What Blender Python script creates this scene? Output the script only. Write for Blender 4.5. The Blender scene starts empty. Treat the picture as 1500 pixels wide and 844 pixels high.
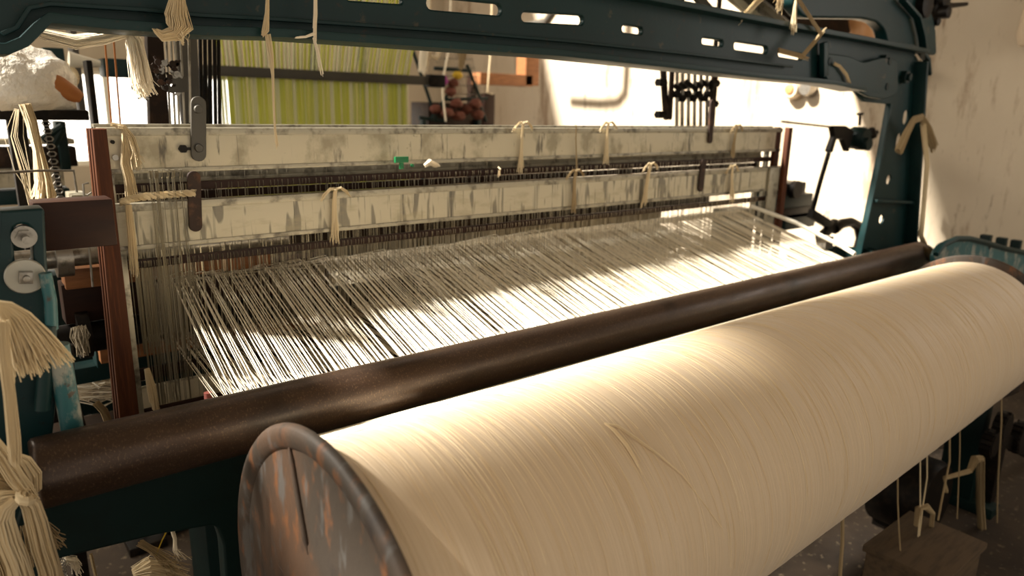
import bpy, bmesh, math, random
from mathutils import Vector, Matrix
PI = math.pi
rnd = random.Random(7)
sc = bpy.context.scene

# ------------------------------------------------------------------ camera
ZC = 1.45
F_PX, YAW, PITCH, ROLL = 1045.4, .6779, .24707, .02245
_f = Vector((math.sin(YAW)*math.cos(PITCH), math.cos(YAW)*math.cos(PITCH), -math.sin(PITCH)))
_r0 = Vector((math.cos(YAW), -math.sin(YAW), 0)); _u0 = _r0.cross(_f)
_r = math.cos(ROLL)*_r0 + math.sin(ROLL)*_u0
_u = -math.sin(ROLL)*_r0 + math.cos(ROLL)*_u0
CAM = Vector((0, 0, ZC))
cd = bpy.data.cameras.new('camera'); cam = bpy.data.objects.new('camera', cd)
sc.collection.objects.link(cam); sc.camera = cam
cam.matrix_world = Matrix(((_r.x, _u.x, -_f.x, 0), (_r.y, _u.y, -_f.y, 0), (_r.z, _u.z, -_f.z, ZC), (0, 0, 0, 1)))
cd.sensor_width = 36; cd.lens = F_PX/1500*36; cd.clip_start = .05; cd.clip_end = 100
cd.dof.use_dof = True; cd.dof.focus_distance = 1.32; cd.dof.aperture_fstop = 3.0; cd.dof.aperture_blades = 7

# ------------------------------------------------------------------ light
w = bpy.data.worlds.new('world'); sc.world = w; w.use_nodes = True
bg = w.node_tree.nodes['Background']; bg.inputs[0].default_value = (1.0, .90, .76, 1); bg.inputs[1].default_value = .52
sd = bpy.data.lights.new('sun', 'SUN'); sun = bpy.data.objects.new('sun', sd); sc.collection.objects.link(sun)
sd.energy = 10.5; sd.angle = math.radians(3.6); sd.color = (1, .95, .86)
sun.rotation_euler = Vector((.68, -.28, -.68)).to_track_quat('-Z', 'Y').to_euler()
ad = bpy.data.lights.new('window_daylight', 'AREA'); ar = bpy.data.objects.new('window_daylight', ad); sc.collection.objects.link(ar)
ad.shape = 'RECTANGLE'; ad.size = 3.0; ad.size_y = 1.8; ad.energy = 100; ad.color = (1, .93, .80)
ar.location = (-1.8, 3.6, 3.4); ar.rotation_euler = (Vector((1.2, .9, .9))-Vector(ar.location)).to_track_quat('-Z', 'Y').to_euler()
fd = bpy.data.lights.new('column_fill_light', 'AREA'); fo = bpy.data.objects.new('column_fill_light', fd); sc.collection.objects.link(fo)  # fill light added to brighten the right column
fd.shape = 'RECTANGLE'; fd.size = .6; fd.size_y = .9; fd.energy = 3.5; fd.color = (1, .96, .9)
fo.location = (4.1, .1, 1.9); fo.rotation_euler = (Vector((3.2, 1.4, 1.1))-Vector(fo.location)).to_track_quat('-Z', 'Y').to_euler()
vs = sc.view_settings; vs.view_transform = 'Standard'; vs.look = 'None'; vs.exposure = 0.85; vs.gamma = 1; vs.use_curve_mapping = False

# ------------------------------------------------------------------ measuring helper: point of a plane seen along a sight line
def at(x, y, **k):
    d = _f + _r*((x-750)/F_PX) + _u*((422-y)/F_PX)
    (a, v), = k.items(); i = 'XYZ'.index(a)
    t = (v-CAM[i])/d[i]
    return CAM + d*t

# ------------------------------------------------------------------ materials
def hexc(h):
    o = []
    for i in (0, 2, 4):
        c = int(h[i:i+2], 16)/255
        o.append(c/12.92 if c <= .04045 else ((c+.055)/1.055)**2.4)
    return (*o, 1)
class Mat:
    def __init__(s, name, col, rough=.6, metal=0., **k):
        s.m = bpy.data.materials.new(name); s.m.use_nodes = True
        s.nt = s.m.node_tree; s.b = s.nt.nodes['Principled BSDF']
        s.col = hexc(col) if isinstance(col, str) else col
        s.b.inputs['Base Color'].default_value = s.col
        s.b.inputs['Roughness'].default_value = rough; s.b.inputs['Metallic'].default_value = metal
        s.last = None; s.bumpn = None
    def n(s, t, **k):
        o = s.nt.nodes.new(t)
        for a, b in k.items(): setattr(o, a, b)
        return o
    def coords(s, scale, gen=False):
        g = s.n('ShaderNodeNewGeometry'); m = s.n('ShaderNodeMapping')
        s.nt.links.new(g.outputs['Position'], m.inputs[0]); m.inputs['Scale'].default_value = scale
        return m.outputs[0]
    def noise(s, scale, detail=4, rough=.6):
        t = s.n('ShaderNodeTexNoise'); s.nt.links.new(s.coords(scale), t.inputs['Vector'])
        t.inputs['Scale'].default_value = 1; t.inputs['Detail'].default_value = detail; t.inputs['Roughness'].default_value = rough
        return t.outputs['Fac']
    def ramp(s, fac, a, b):
        r = s.n('ShaderNodeMapRange'); s.nt.links.new(fac, r.inputs[0])
        r.inputs[1].default_value = a; r.inputs[2].default_value = b; r.clamp = True
        return r.outputs[0]
    def mix(s, fac, col, amount=1):
        x = s.n('ShaderNodeMix', data_type='RGBA')
        if amount != 1:
            mm = s.n('ShaderNodeMath', operation='MULTIPLY'); s.nt.links.new(fac, mm.inputs[0]); mm.inputs[1].default_value = amount; fac = mm.outputs[0]
        s.nt.links.new(fac, x.inputs[0])
        if s.last is None: x.inputs[6].default_value = s.col
        else: s.nt.links.new(s.last, x.inputs[6])
        x.inputs[7].default_value = hexc(col) if isinstance(col, str) else col
        s.last = x.outputs[2]; s.nt.links.new(s.last, s.b.inputs['Base Color'])
        return s
    def stain(s, scale, a, b, col, amount=1, detail=5, rough=.6):
        return s.mix(s.ramp(s.noise(scale, detail, rough), a, b), col, amount)
    def bump(s, scale, strength=.3, dist=.002, detail=4):
        bn = s.n('ShaderNodeBump'); s.nt.links.new(s.noise(scale, detail), bn.inputs['Height'])
        bn.inputs['Strength'].default_value = strength; bn.inputs['Distance'].default_value = dist
        if s.bumpn: s.nt.links.new(s.bumpn, bn.inputs['Normal'])
        s.bumpn = bn.outputs[0]; s.nt.links.new(s.bumpn, s.b.inputs['Normal'])
        return s
    def roughvar(s, scale, a, b, lo, hi):
        r = s.n('ShaderNodeMapRange'); s.nt.links.new(s.noise(scale), r.inputs[0])
        for i, v in enumerate((a, b, lo, hi)): r.inputs[i+1].default_value = v
        s.nt.links.new(r.outputs[0], s.b.inputs['Roughness']); return s
    def island(s, col, amount=.5):
        g = s.n('ShaderNodeNewGeometry')
        return s.mix(g.outputs['Random Per Island'], col, amount)

M = {}
M['teal'] = Mat('teal_paint', '092a2a', .45).stain((7, 7, 7), .45, .75, '09211f', .8).stain((60, 60, 60), .62, .72, '2f2a20', .8).stain((24, 24, 24), .66, .72, '5d4f3a', .5).bump((90, 90, 90), .25, .001).m
M['teal_light'] = Mat('pale_teal_paint', '25595d', .45).stain((30, 30, 16), .5, .62, '9a978a', .8).stain((60, 60, 60), .6, .68, '4b3526', .8).m
M['teal_dark'] = Mat('dark_teal_paint', '0a282a', .4).stain((24, 24, 24), .62, .7, '4d4436', .6).stain((60, 60, 60), .62, .7, '1a1713', .8).m
M['green_dark'] = Mat('dark_green_paint', '081f1d', .5).stain((12, 12, 12), .5, .8, '061412').m
M['roller'] = Mat('dark_steel_roller', '3b2c22', .42, .4).stain((6, 40, 40), .42, .7, '4a382a', .7).stain((350, 220, 220), .55, .68, '7a614a', .45).stain((5, 5, 5), .55, .7, '17110d', .7).roughvar((14, 60, 60), .3, .7, .28, .5).bump((180, 90, 90), .25, .0006).m
M['rust'] = Mat('rusty_steel', '3d342b', .55, .1).stain((4, 5, 3), .45, .65, '63452f', .55).stain((30, 40, 18), .54, .68, '80502c', .6).stain((12, 30, 9), .56, .64, '575450', .8).stain((6, 14, 6), .56, .66, '2a2420', .85).bump((70, 70, 70), .4, .0015).m
M['rust_dark'] = Mat('dark_rust', '33231a', .75, .2).stain((40, 40, 40), .5, .65, '5b3d28', .8).bump((120, 120, 120), .5, .001).m
M['steel'] = Mat('worn_steel', '9a948a', .32, .8).stain((50, 50, 50), .5, .7, '4b443b', .7).m
M['washer'] = Mat('zinc_washer', 'aaa79c', .38, .6).m
M['iron'] = Mat('black_iron', '17130f', .5, .4).stain((30, 30, 30), .5, .7, '31271d', .8).m
M['iron_brown'] = Mat('oily_iron', '2a1e15', .5, .3).stain((25, 25, 25), .5, .7, '4a3524', .7).m
M['wood'] = Mat('dark_varnished_wood', '4c2812', .62).stain((60, 60, 5), .4, .65, '3a1a0b', .9).stain((200, 200, 9), .5, .7, '7a4320', .5).bump((180, 180, 8), .2, .0006).m
M['wood_bar'] = Mat('dark_wood_bar', '2e180c', .5).stain((8, 60, 60), .4, .7, '23110a').m
M['wood_pale'] = Mat('orange_wood', '98643c', .5).stain((10, 60, 60), .4, .7, '74492a').m
M['rail'] = Mat('aluminium_painted_rail', 'c4b99f', .5, .05).stain((14, 14, 10), .5, .64, '8d8268', .75).stain((45, 45, 7), .60, .68, '4f483d', .85).stain((130, 130, 4), .66, .72, '39332b', .6).stain((60, 60, 60), .68, .74, '3c2f22', .9).m
M['rail_worn'] = Mat('streaked_rail', 'c2b89f', .5, .05).stain((55, 55, 2.2), .57, .66, '6d675b', .85, 3).stain((34, 1, 6), .57, .61, '5f594d', .75, 2).stain((110, 110, 5), .62, .68, '3a352c', .75, 3).stain((10, 10, 30), .52, .68, 'a09578', .6).m
M['rail_edge'] = Mat('dull_aluminium', 'a49c88', .4, .3).stain((30, 30, 30), .5, .66, '5b5446', .9).m
M['heddle'] = Mat('heddle_wire', 'a39a86', .3, .85).m
M['rod'] = Mat('steel_rod', '9b9384', .3, .75).stain((30, 30, 10), .5, .7, '544c40').m
M['cotton'] = Mat('cotton_yarn', 'dccaa6', .8).island('c6ae84', .6).m
M['cotton_dark'] = Mat('grubby_cotton', 'b09a74', .85).island('8a7350', .7).m
M['cotton_white'] = Mat('white_cotton', 'efe4cf', .8).island('d8c6a3', .5).m
M['warp'] = Mat('warp_thread', 'f0e6d0', .5).island('cbb890', .55).m
mm = Mat('wound_yarn', 'd8c1a2', .55)
mm.stain((420, 3, 3), .42, .68, 'c9b08c', .5, 3).stain((60, 1.2, 1.2), .45, .75, 'cbb08a', .35, 3).bump((900, 6, 6), .35, .0008, 3).bump((240, 4, 4), .3, .001, 3)
mm.b.inputs['Sheen Weight'].default_value = .25
M['wound'] = mm.m
M['thread_hi'] = Mat('loose_thread', 'ecd9b4', .45).island('cfae7c', .6).m
M['lime'] = Mat('lime_yarn', 'dcdf4a', .6).island('dbe08a', .6).m
M['lime_white'] = Mat('pale_lime_yarn', 'f0efcd', .7).island('c9d060', .5).m
M['grey_bar'] = Mat('grey_bar', '4b463d', .5, .2).m
pl = Mat('cloudy_plastic', 'efe9dc', .22).stain((9, 9, 9), .5, .7, 'd9c7a6', .6).bump((22, 22, 22), .7, .02)
M['plastic'] = pl.m
M['cone'] = Mat('orange_cone', 'a8682f', .6).m
M['white_paint'] = Mat('white_enamel', 'e2dccb', .5).m
M['ceramic'] = Mat('ceramic', 'd9c3a6', .35).m
M['copper'] = Mat('copper_cap', 'c08a58', .4).m
M['green_plastic'] = Mat('green_plastic', '0d6b3a', .4).m
M['red_plastic'] = Mat('pink_plastic', 'c4746a', .4).m
M['belt'] = Mat('orange_cord', 'b57238', .7).m
M['magenta'] = Mat('magenta_yarn', '8e2f7d', .8).m
M['yellow'] = Mat('yellow_yarn', 'c5a32a', .8).m
M['redyarn'] = Mat('rust_red_yarn', '60301f', .8).m
M['greyscrap'] = Mat('lint', 'b8ab93', .95).bump((60, 60, 60), 1, .01).m
M['wall'] = Mat('stained_plaster', 'cdbca3', .85).stain((.8, .8, .5), .45, .7, 'b7a287', .8).stain((5, 5, 1.1), .54, .66, '8d7055', .8, 6, .7).stain((14, 14, 3), .6, .68, '6a4c36', .7, 6, .7).bump((25, 25, 25), .4, .004).m
M['wall_back'] = Mat('grey_plaster', 'c2b39b', .9).stain((1, 1, 1), .45, .7, '9a8b74', .8).m
M['crate'] = Mat('dusty_crate_wood', '57452f', .8).stain((9, 60, 60), .45, .7, '3b2d1d', .8).m
M['floor'] = Mat('dirty_concrete', '3a2d1f', .9).stain((3, 3, 3), .45, .65, '261d14', .9).stain((40, 40, 40), .6, .68, '8b7a60', .5).bump((30, 30, 30), .5, .004).m
wp = bpy.data.materials.new('frosted_daylight_pane'); wp.use_nodes = True
wb = wp.node_tree.nodes['Principled BSDF']; wb.inputs['Base Color'].default_value = (.9, .85, .75, 1)
wb.inputs['Emission Color'].default_value = (1, .93, .82, 1); wb.inputs['Emission Strength'].default_value = 2.0
M['pane'] = wp

for k_, v_ in (('wood', .2), ('wood_bar', .2), ('teal', .3), ('teal_dark', .3), ('green_dark', .25), ('iron', .25), ('iron_brown', .25), ('wood_pale', .3)):
    M[k_].node_tree.nodes['Principled BSDF'].inputs['Specular IOR Level'].default_value = v_
# ------------------------------------------------------------------ mesh builder
class MB:
    def __init__(s): s.v = []; s.f = []
    def add(s, vs, fs):
        o = len(s.v); s.v += [tuple(v) for v in vs]; s.f += [tuple(i+o for i in f) for f in fs]; return s
    def box(s, p, q, rot=None, c=None):
        x0, y0, z0 = (min(a, b) for a, b in zip(p, q)); x1, y1, z1 = (max(a, b) for a, b in zip(p, q))
        vs = [Vector(v) for v in ((x0, y0, z0), (x1, y0, z0), (x1, y1, z0), (x0, y1, z0), (x0, y0, z1), (x1, y0, z1), (x1, y1, z1), (x0, y1, z1))]
        if rot is not None:
            cc = Vector(c) if c is not None else (vs[0]+vs[6])/2
            vs = [cc + rot @ (v-cc) for v in vs]
        return s.add(vs, [(0, 3, 2, 1), (4, 5, 6, 7), (0, 1, 5, 4), (1, 2, 6, 5), (2, 3, 7, 6), (3, 0, 4, 7)])
    def tube(s, pts, r, n=8, caps=True):
        pts = [Vector(p) for p in pts]; m = len(pts)
        rs = r if isinstance(r, (list, tuple)) else [r]*m
        t0 = (pts[1]-pts[0]).normalized()
        a = Vector((0, 0, 1)) if abs(t0.z) < .9 else Vector((1, 0, 0))
        nrm = t0.cross(a).normalized(); vs = []
        for i, p in enumerate(pts):
            t = (pts[min(i+1, m-1)]-pts[max(i-1, 0)]).normalized()
            nrm = (nrm - t*nrm.dot(t)).normalized(); b = t.cross(nrm)
            for k in range(n):
                an = 2*PI*k/n; vs.append(p + (nrm*math.cos(an)+b*math.sin(an))*rs[i])
        fs = [(i*n+k, i*n+(k+1) % n, (i+1)*n+(k+1) % n, (i+1)*n+k) for i in range(m-1) for k in range(n)]
        if caps: fs += [tuple(range(n))[::-1], tuple(range((m-1)*n, m*n))]
        return s.add(vs, fs)
    def bar(s, a, b, w_, h):           # square bar from a to b; w_ across, h along local up
        a = Vector(a); b = Vector(b); t = (b-a).normalized()
        up = Vector((0, 0, 1)) if abs(t.z) < .95 else Vector((0, 1, 0))
        x = t.cross(up).normalized(); u = x.cross(t)
        vs = [p + x*sx*w_/2 + u*su*h/2 for p in (a, b) for sx, su in ((-1, -1), (1, -1), (1, 1), (-1, 1))]
        return s.add(vs, [(0, 3, 2, 1), (4, 5, 6, 7), (0, 1, 5, 4), (1, 2, 6, 5), (2, 3, 7, 6), (3, 0, 4, 7)])
    def lathe(s, a, b, prof, n=32):    # prof: (distance along a>b in metres, radius)
        a = Vector(a); t = (Vector(b)-a).normalized(); up = Vector((0, 0, 1)) if abs(t.z) < .9 else Vector((1, 0, 0))
        x = t.cross(up).normalized(); y = t.cross(x); vs = []
        for d, r in prof:
            for k in range(n):
                an = 2*PI*k/n; vs.append(a+t*d+(x*math.cos(an)+y*math.sin(an))*max(r, 1e-5))
        m = len(prof)
        fs = [(i*n+k, (i+1)*n+k, (i+1)*n+(k+1) % n, i*n+(k+1) % n) for i in range(m-1) for k in range(n)]
        fs += [tuple(range(n)), tuple(range((m-1)*n, m*n))[::-1]]
        return s.add(vs, fs)
    def cyl(s, a, b, r, n=20):
        L = (Vector(b)-Vector(a)).length; return s.lathe(a, b, [(0, r), (L, r)], n)
    def hexnut(s, a, b, r, n=6): return s.cyl(a, b, r, n)
    def strands(s, path, radii, n=30, r=.0007, jit=.25, seed=0, sides=3, flat=None):
        # a hank of yarn: n thin strands that follow the path inside its radius
        rg = random.Random(seed+11); path = [Vector(p) for p in path]; m = len(path)
        fr = []; t0 = (path[1]-path[0]).normalized(); a = Vector((0, 1, 0)) if abs(t0.y) < .9 else Vector((1, 0, 0))
        nr = t0.cross(a).normalized()
        for i in range(m):
            t = (path[min(i+1, m-1)]-path[max(i-1, 0)]).normalized(); nr = (nr-t*nr.dot(t)).normalized(); fr.append((nr.copy(), t.cross(nr)))
        for k in range(n):
            an = k*2.39996+rg.random()*.5; rr = math.sqrt((k+.5)/n); ws = rg.uniform(-.6, .6); ph = rg.uniform(0, 6)
            pts = []
            for i in range(m):
                A = an+ws*i/m; R = radii[i]*rr*(1+jit*math.sin(ph+i*1.1)*.5)
                N, B = fr[i]; fl = flat if flat else 1
                pts.append(path[i]+N*math.cos(A)*R+B*math.sin(A)*R*fl)
            e = pts[-1]-pts[-2]; pts[-1] += e*rg.uniform(-.5, .6)+Vector((rg.gauss(0, 1), rg.gauss(0, 1), 0))*radii[-1]*jit*.7
            s.tube(pts, r*rg.uniform(.7, 1.3), sides, False)
        return s
    def mesh(s, name, smooth=True, bevel=0):
        me = bpy.data.meshes.new(name); me.from_pydata(s.v, [], s.f)
        if bevel:
            bm = bmesh.new(); bm.from_mesh(me)
            ed = [e for e in bm.edges if len(e.link_faces) == 2 and e.calc_face_angle(0) > .6]
            bmesh.ops.bevel(bm, geom=ed, offset=bevel, segments=2, affect='EDGES', profile=.6, clamp_overlap=True)
            bm.to_mesh(me); bm.free()
        me.validate()
        if smooth:
            me.shade_smooth(); me.set_sharp_from_angle(angle=math.radians(42))
        return me

def worldloc(o):
    p = Vector((0, 0, 0))
    while o: p += o.location; o = o.parent
    return p
def put(name, me, mat, parent=None, label=None):
    n = len(me.vertices)
    lo = Vector((min(v.co[i] for v in me.vertices) for i in range(3))); hi = Vector((max(v.co[i] for v in me.vertices) for i in range(3)))
    c = (lo+hi)/2
    if parent is None: c.z = lo.z
    me.transform(Matrix.Translation(-c)); me.materials.append(mat)
    o = bpy.data.objects.new(name, me); sc.collection.objects.link(o)
    if parent: o.parent = parent; o.location = c-worldloc(parent)
    else: o.location = c
    if label: o['label'] = label
    return o
def part(name, mb, mat, parent=None, label=None, smooth=True, bevel=0):
    return put(name, mb.mesh(name, smooth, bevel), M[mat], parent, label)
def tag(o, label, cat, group=None, kind=None):
    o['label'] = label; o['category'] = cat
    if group: o['group'] = group
    if kind: o['kind'] = kind
    return o
def thing(name, loc, label, cat, group=None):
    o = bpy.data.objects.new(name, None); sc.collection.objects.link(o); o.location = Vector(loc); o.empty_display_size = .05
    return tag(o, label, cat, group)
def struct(name, mb, mat, parent=None, smooth=False):
    o = part(name, mb, mat, parent, None, smooth)
    if not parent: o['kind'] = 'structure'
    return o
def rounded(pts, r=.02, seg=4):
    out = []; n = len(pts)
    for i in range(n):
        p = Vector(pts[i]).to_2d(); a = Vector(pts[i-1]).to_2d(); b = Vector(pts[(i+1) % n]).to_2d()
        u = (a-p); v = (b-p); rr = min(r, u.length*.45, v.length*.45)
        A = p+u.normalized()*rr; B = p+v.normalized()*rr
        for k in range(seg+1):
            t = k/seg; out.append(tuple((1-t)**2*A+2*t*(1-t)*p+t*t*B))
    return out
def plate(outline, holes, Y, depth, bev=.004):
    # a casting: outline and holes in (X, Z), standing at Y, with thickness and a rounded edge
    cu = bpy.data.curves.new('tmp', 'CURVE'); cu.dimensions = '2D'; cu.fill_mode = 'BOTH'; cu.extrude = max(depth/2-bev, .0005); cu.bevel_depth = bev; cu.bevel_resolution = 2; cu.offset = -bev
    for L in [outline]+holes:
        sp = cu.splines.new('POLY'); sp.points.add(len(L)-1); sp.use_cyclic_u = True
        for q, p in zip(sp.points, L): q.co = (p[0], p[1], 0, 1)
    ob = bpy.data.objects.new('tmp', cu); sc.collection.objects.link(ob)
    dg = bpy.context.evaluated_depsgraph_get(); dg.update()
    me = bpy.data.meshes.new_from_object(ob.evaluated_get(dg))
    bpy.data.objects.remove(ob); bpy.data.curves.remove(cu)
    me.transform(Matrix(((1, 0, 0, 0), (0, 0, -1, Y), (0, 1, 0, 0), (0, 0, 0, 1))))
    me.shade_smooth(); me.set_sharp_from_angle(angle=math.radians(42)); me.materials.clear()
    return me
def px2(pts, Y): return [(lambda v: (v.x, v.z))(at(x, y, Y=Y)) for x, y in pts]
def slot(x0, z0, x1, z1, r, seg=6):  # capsule hole
    a = Vector((x0, z0)); b = Vector((x1, z1)); t = (b-a).normalized(); nn = Vector((-t.y, t.x)); a += t*r; b -= t*r; out = []
    for k in range(seg+1):
        an = PI/2-PI*k/seg; out.append(tuple(b+(t*math.cos(an)+nn*math.sin(an))*r))
    for k in range(seg+1):
        an = -PI/2-PI*k/seg; out.append(tuple(a+(t*math.cos(an)+nn*math.sin(an))*r))
    return out
V = Vector

# ================================================================== the setting
struct('floor', MB().box((-4, -3, -.1), (4.75, 7.2, 0)), 'floor')
H_ = 3.6     # unseen roof added to mask the sun, with openings (x0, x1, y0, y1) cut for its patches
OPEN = [(-2.38, .6, 2.07, 2.62), (-2.38, -1.45, 1.86, 2.07), (-.9, .6, 2.0, 2.07), (-2.75, -2.38, 1.62, 1.90), (-2.5, -1.8, 2.95, 3.4), (1.2, 4.2, 2.9, 6.0)]
xs_ = sorted({-4, 4.75, *[v for o in OPEN for v in o[:2]]}); ys_ = sorted({-3, 7.2, *[v for o in OPEN for v in o[2:]]})
mb = MB()
for a, b in zip(xs_, xs_[1:]):
    for c, d in zip(ys_, ys_[1:]):
        if not any(o[0] <= (a+b)/2 <= o[1] and o[2] <= (c+d)/2 <= o[3] for o in OPEN): mb.box((a, c, H_), (b, d, H_+.06))
struct('ceiling_sun_mask', mb, 'wall_back')
struct('wall_right', MB().box((4.6, -3, 0), (4.75, 7.2, 3.6)), 'wall')
mb = MB()
wx0, wx1, wz0, wz1 = -.9, 2.28, .9, 1.68     # the window opening at the left of the back wall
mb.box((-4, 7.0, 0), (wx0, 7.2, 3.6)).box((wx1, 7.0, 0), (4.6, 7.2, 3.6)).box((wx0, 7.0, 0), (wx1, 7.2, wz0)).box((wx0, 7.0, wz1), (wx1, 7.2, 3.6))
struct('wall_back', mb, 'wall_back')
wn = thing('window_1', (0, 7.1, wz0), '', 'x'); del wn['label'], wn['category']; wn['kind'] = 'structure'
mb = MB()
WX = [wx0+.02+(wx1-wx0-.04)*k/3 for k in range(4)]
for x in WX: mb.box((x-.02, 7.03, wz0), (x+.02, 7.1, wz1))
for z in (wz0+.02, wz1-.02): mb.box((wx0, 7.03, z-.02), (wx1, 7.1, z+.02))
part('window_frame', mb, 'white_paint', wn, None, False)
for a, b in [(WX[k]+.02, WX[k+1]-.02) for k in range(3)]:
    part('pane', MB().box((a, 7.06, wz0+.03), (b, 7.075, wz1-.03)), 'pane', wn, None, False)

# ================================================================== loom frame (cast iron, teal)
YB = 1.40
loom = thing('loom_frame', (1.7, YB, 0), 'large teal painted cast iron loom frame with slotted arch over the shafts', 'loom frame')
zc = ZC
low = px2([(-60, 74), (6, 74), (30, 64), (50, 44), (66, 30), (150, 39), (285, 48), (400, 51), (600, 65), (800, 79), (960, 96), (1100, 112), (1200, 121), (1248, 131), (1256, 140), (1263, 149), (1300, 153)], YB)
up = px2([(1340, 76), (1292, 67), (1247, 58), (1200, 50), (1060, 24), (933, 0)], YB)
zt = up[-1][1]
outline = low+up+[(1.0, zt+.012), (.4, zt), (0, zt-.02), (low[0][0], zt-.05)]
holes = []
for x0, y0, x1, y1, h in ((505, -4, 587, 2, 10), (622, 5, 732, 15, 19), (761, 25, 852, 30, 15), (908, 42, 938, 46, 11), (1025, 60, 1056, 64, 10), (1072, 67, 1121, 74, 12), (1137, 78, 1172, 84, 10), (1246, 97, 1262, 99, 9)):
    a = at(x0, y0, Y=YB); b = at(x1, y1, Y=YB); c = at(x0, y0+h, Y=YB); r = (a.z-c.z)/2*.95
    holes.append(slot(a.x, a.z-.0, b.x, b.z, max(r, .006)))
put('arch_beam', plate(outline, holes, YB, .018, .004), M['teal'], loom)
# bottom and top flange of the arch beam
def ribbon(pts, Y, w_, t, name, mat='teal'):
    m = MB(); n = len(pts); vs = []
    for i, p in enumerate(pts):
        a = V(pts[max(i-1, 0)]); b = V(pts[min(i+1, n-1)]); d = (b-a).normalized(); nn = V((-d.y, d.x))
        for sy, sz in ((-1, -1), (1, -1), (1, 1), (-1, 1)):
            vs.append((p[0]+nn.x*sz*t/2, Y+sy*w_/2, p[1]+nn.y*sz*t/2))
    fs = [(i*4+k, i*4+(k+1) % 4, i*4+4+(k+1) % 4, i*4+4+k) for i in range(n-1) for k in range(4)]+[(3, 2, 1, 0), (n*4-4, n*4-3, n*4-2, n*4-1)]
    m.add(vs, fs); return part(name, m, mat, loom, None, True, .002)
ribbon(low[:-3], YB-.005, .11, .016, 'lower_flange')
ribbon([(low[0][0], zt-.045), (0, zt-.02), (.4, zt), (1.0, zt+.012)]+up[::-1], YB-.005, .11, .016, 'upper_flange')
# casting rib that runs above the lower flange
ribbon(px2([(0, 52), (22, 42), (40, 14), (70, 8), (200, 16), (285, 24), (400, 30), (640, 46), (830, 62), (1000, 80), (1150, 98)], YB), YB-.026, .012, .007, 'casting_rib')
# right side column
col_o = px2([(1300, 150), (1286, 225), (1268, 310), (1254, 366), (1250, 420), (1338, 420), (1338, 366), (1342, 250), (1346, 150), (1348, 95), (1335, 74), (1295, 66)], YB)
ch = []
for x, y, r in ((1302, 263, 8), (1291, 321, 7), (1327, 172, 11), (1317, 207, 12)):
    a = at(x, y-r, Y=YB); b = at(x, y+r, Y=YB); ch.append(slot(a.x, b.z, a.x, a.z, .024))
put('side_column', plate(rounded(col_o, .05), ch, YB, .008, .001), M['teal'], loom)
def edge(pts, Yc, w_, t, name='column_rib'): return ribbon(px2(pts, YB), Yc, w_, t, name)
edge([(1298, 152), (1285, 225), (1267, 310), (1251, 385)], YB-.012, .024, .014, 'column_flange')
ribbon(px2([(1360, 90), (1356, 150), (1350, 250), (1343, 366), (1342, 400)], 1.345), 1.38, .07, .016, 'column_flange')
edge([(1272, 293), (1334, 296)], YB-.02, .035, .012)
# corner casting that joins the arch to the column, with the curved arm going up and back
arm_o = px2([(1168, -60), (1400, -60), (1345, -20), (1352, 5), (1362, 40), (1364, 82), (1300, 70), (1292, 66), (1288, 46), (1276, 33), (1255, 28), (1168, 27), (1150, 5)], YB+.03)
put('corner_arm', plate(rounded(arm_o, .03), [], YB+.03, .05, .008), M['teal'], loom)
ribbon(px2([(1318, 0), (1340, 25), (1347, 52), (1350, 78)], YB-.01), YB-.02, .03, .012, 'arm_rib')
ribbon(px2([(1296, 66), (1322, 68), (1340, 74), (1350, 88), (1352, 110)], YB-.01), YB-.03, .03, .014, 'arm_rib')
for x, y in ((1212, 90), (1300, 90), (1296, 127), (1330, 113)):
    p = at(x, y, Y=YB-.03); m = MB().hexnut(p, p+V((0, .03, 0)), .028).cyl(p-V((0, .012, 0)), p+V((0, .01, 0)), .014, 12)
    part('bolt', m, 'green_dark', loom)
m = MB(); a = at(1207, 62, Y=YB-.03); b = at(1207, 112, Y=YB-.03); m.bar(a, b, .03, .02)
part('splice_rib', m, 'teal', loom, None, True, .003)
pl_ = px2([(1206, 78), (1240, 82), (1262, 92), (1290, 84), (1312, 88), (1312, 138), (1292, 146), (1268, 142), (1244, 126), (1206, 118)], YB-.03)
put('splice_plate', plate(rounded(pl_, .03), [], YB-.03, .018, .004), M['teal'], loom)
# left bracket with adjusting slot
YL = 1.32
lo_ = px2([(4, 306), (62, 302), (66, 380), (74, 470), (82, 560), (60, 760), (-30, 760), (-10, 480), (-4, 306)], YL)
sl = slot(*px2([(34, 388), (30, 325)], YL)[0], *px2([(34, 388), (30, 325)], YL)[1], .012)
put('left_bracket', plate(rounded(lo_, .006), [sl], YL, .05, .004), M['teal_dark'], loom)
p = at(36, 348, Y=YL-.03)
part('bolt', MB().cyl(p+V((0, .004, 0)), p+V((0, .02, 0)), .017, 24).hexnut(p-V((0, .008, 0)), p+V((0, .006, 0)), .0125).cyl(p-V((0, .03, 0)), p, .006, 12), 'steel', loom)
p = at(37, 405, Y=YL-.03)
part('washer', MB().lathe(p-V((0, .002, 0)), p+V((0, .006, 0)), [(0, .008), (0, .0255), (.0015, .027), (.006, .027), (.006, .008)], 40), 'washer', loom)
part('square_nut', MB().box(p+V((-.009, -.014, -.009)), p+V((.009, -.002, .009)), Matrix.Rotation(.12, 3, 'Y')).cyl(p-V((0, .024, 0)), p, .005, 12), 'steel', loom, None, True, .001)
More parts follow.
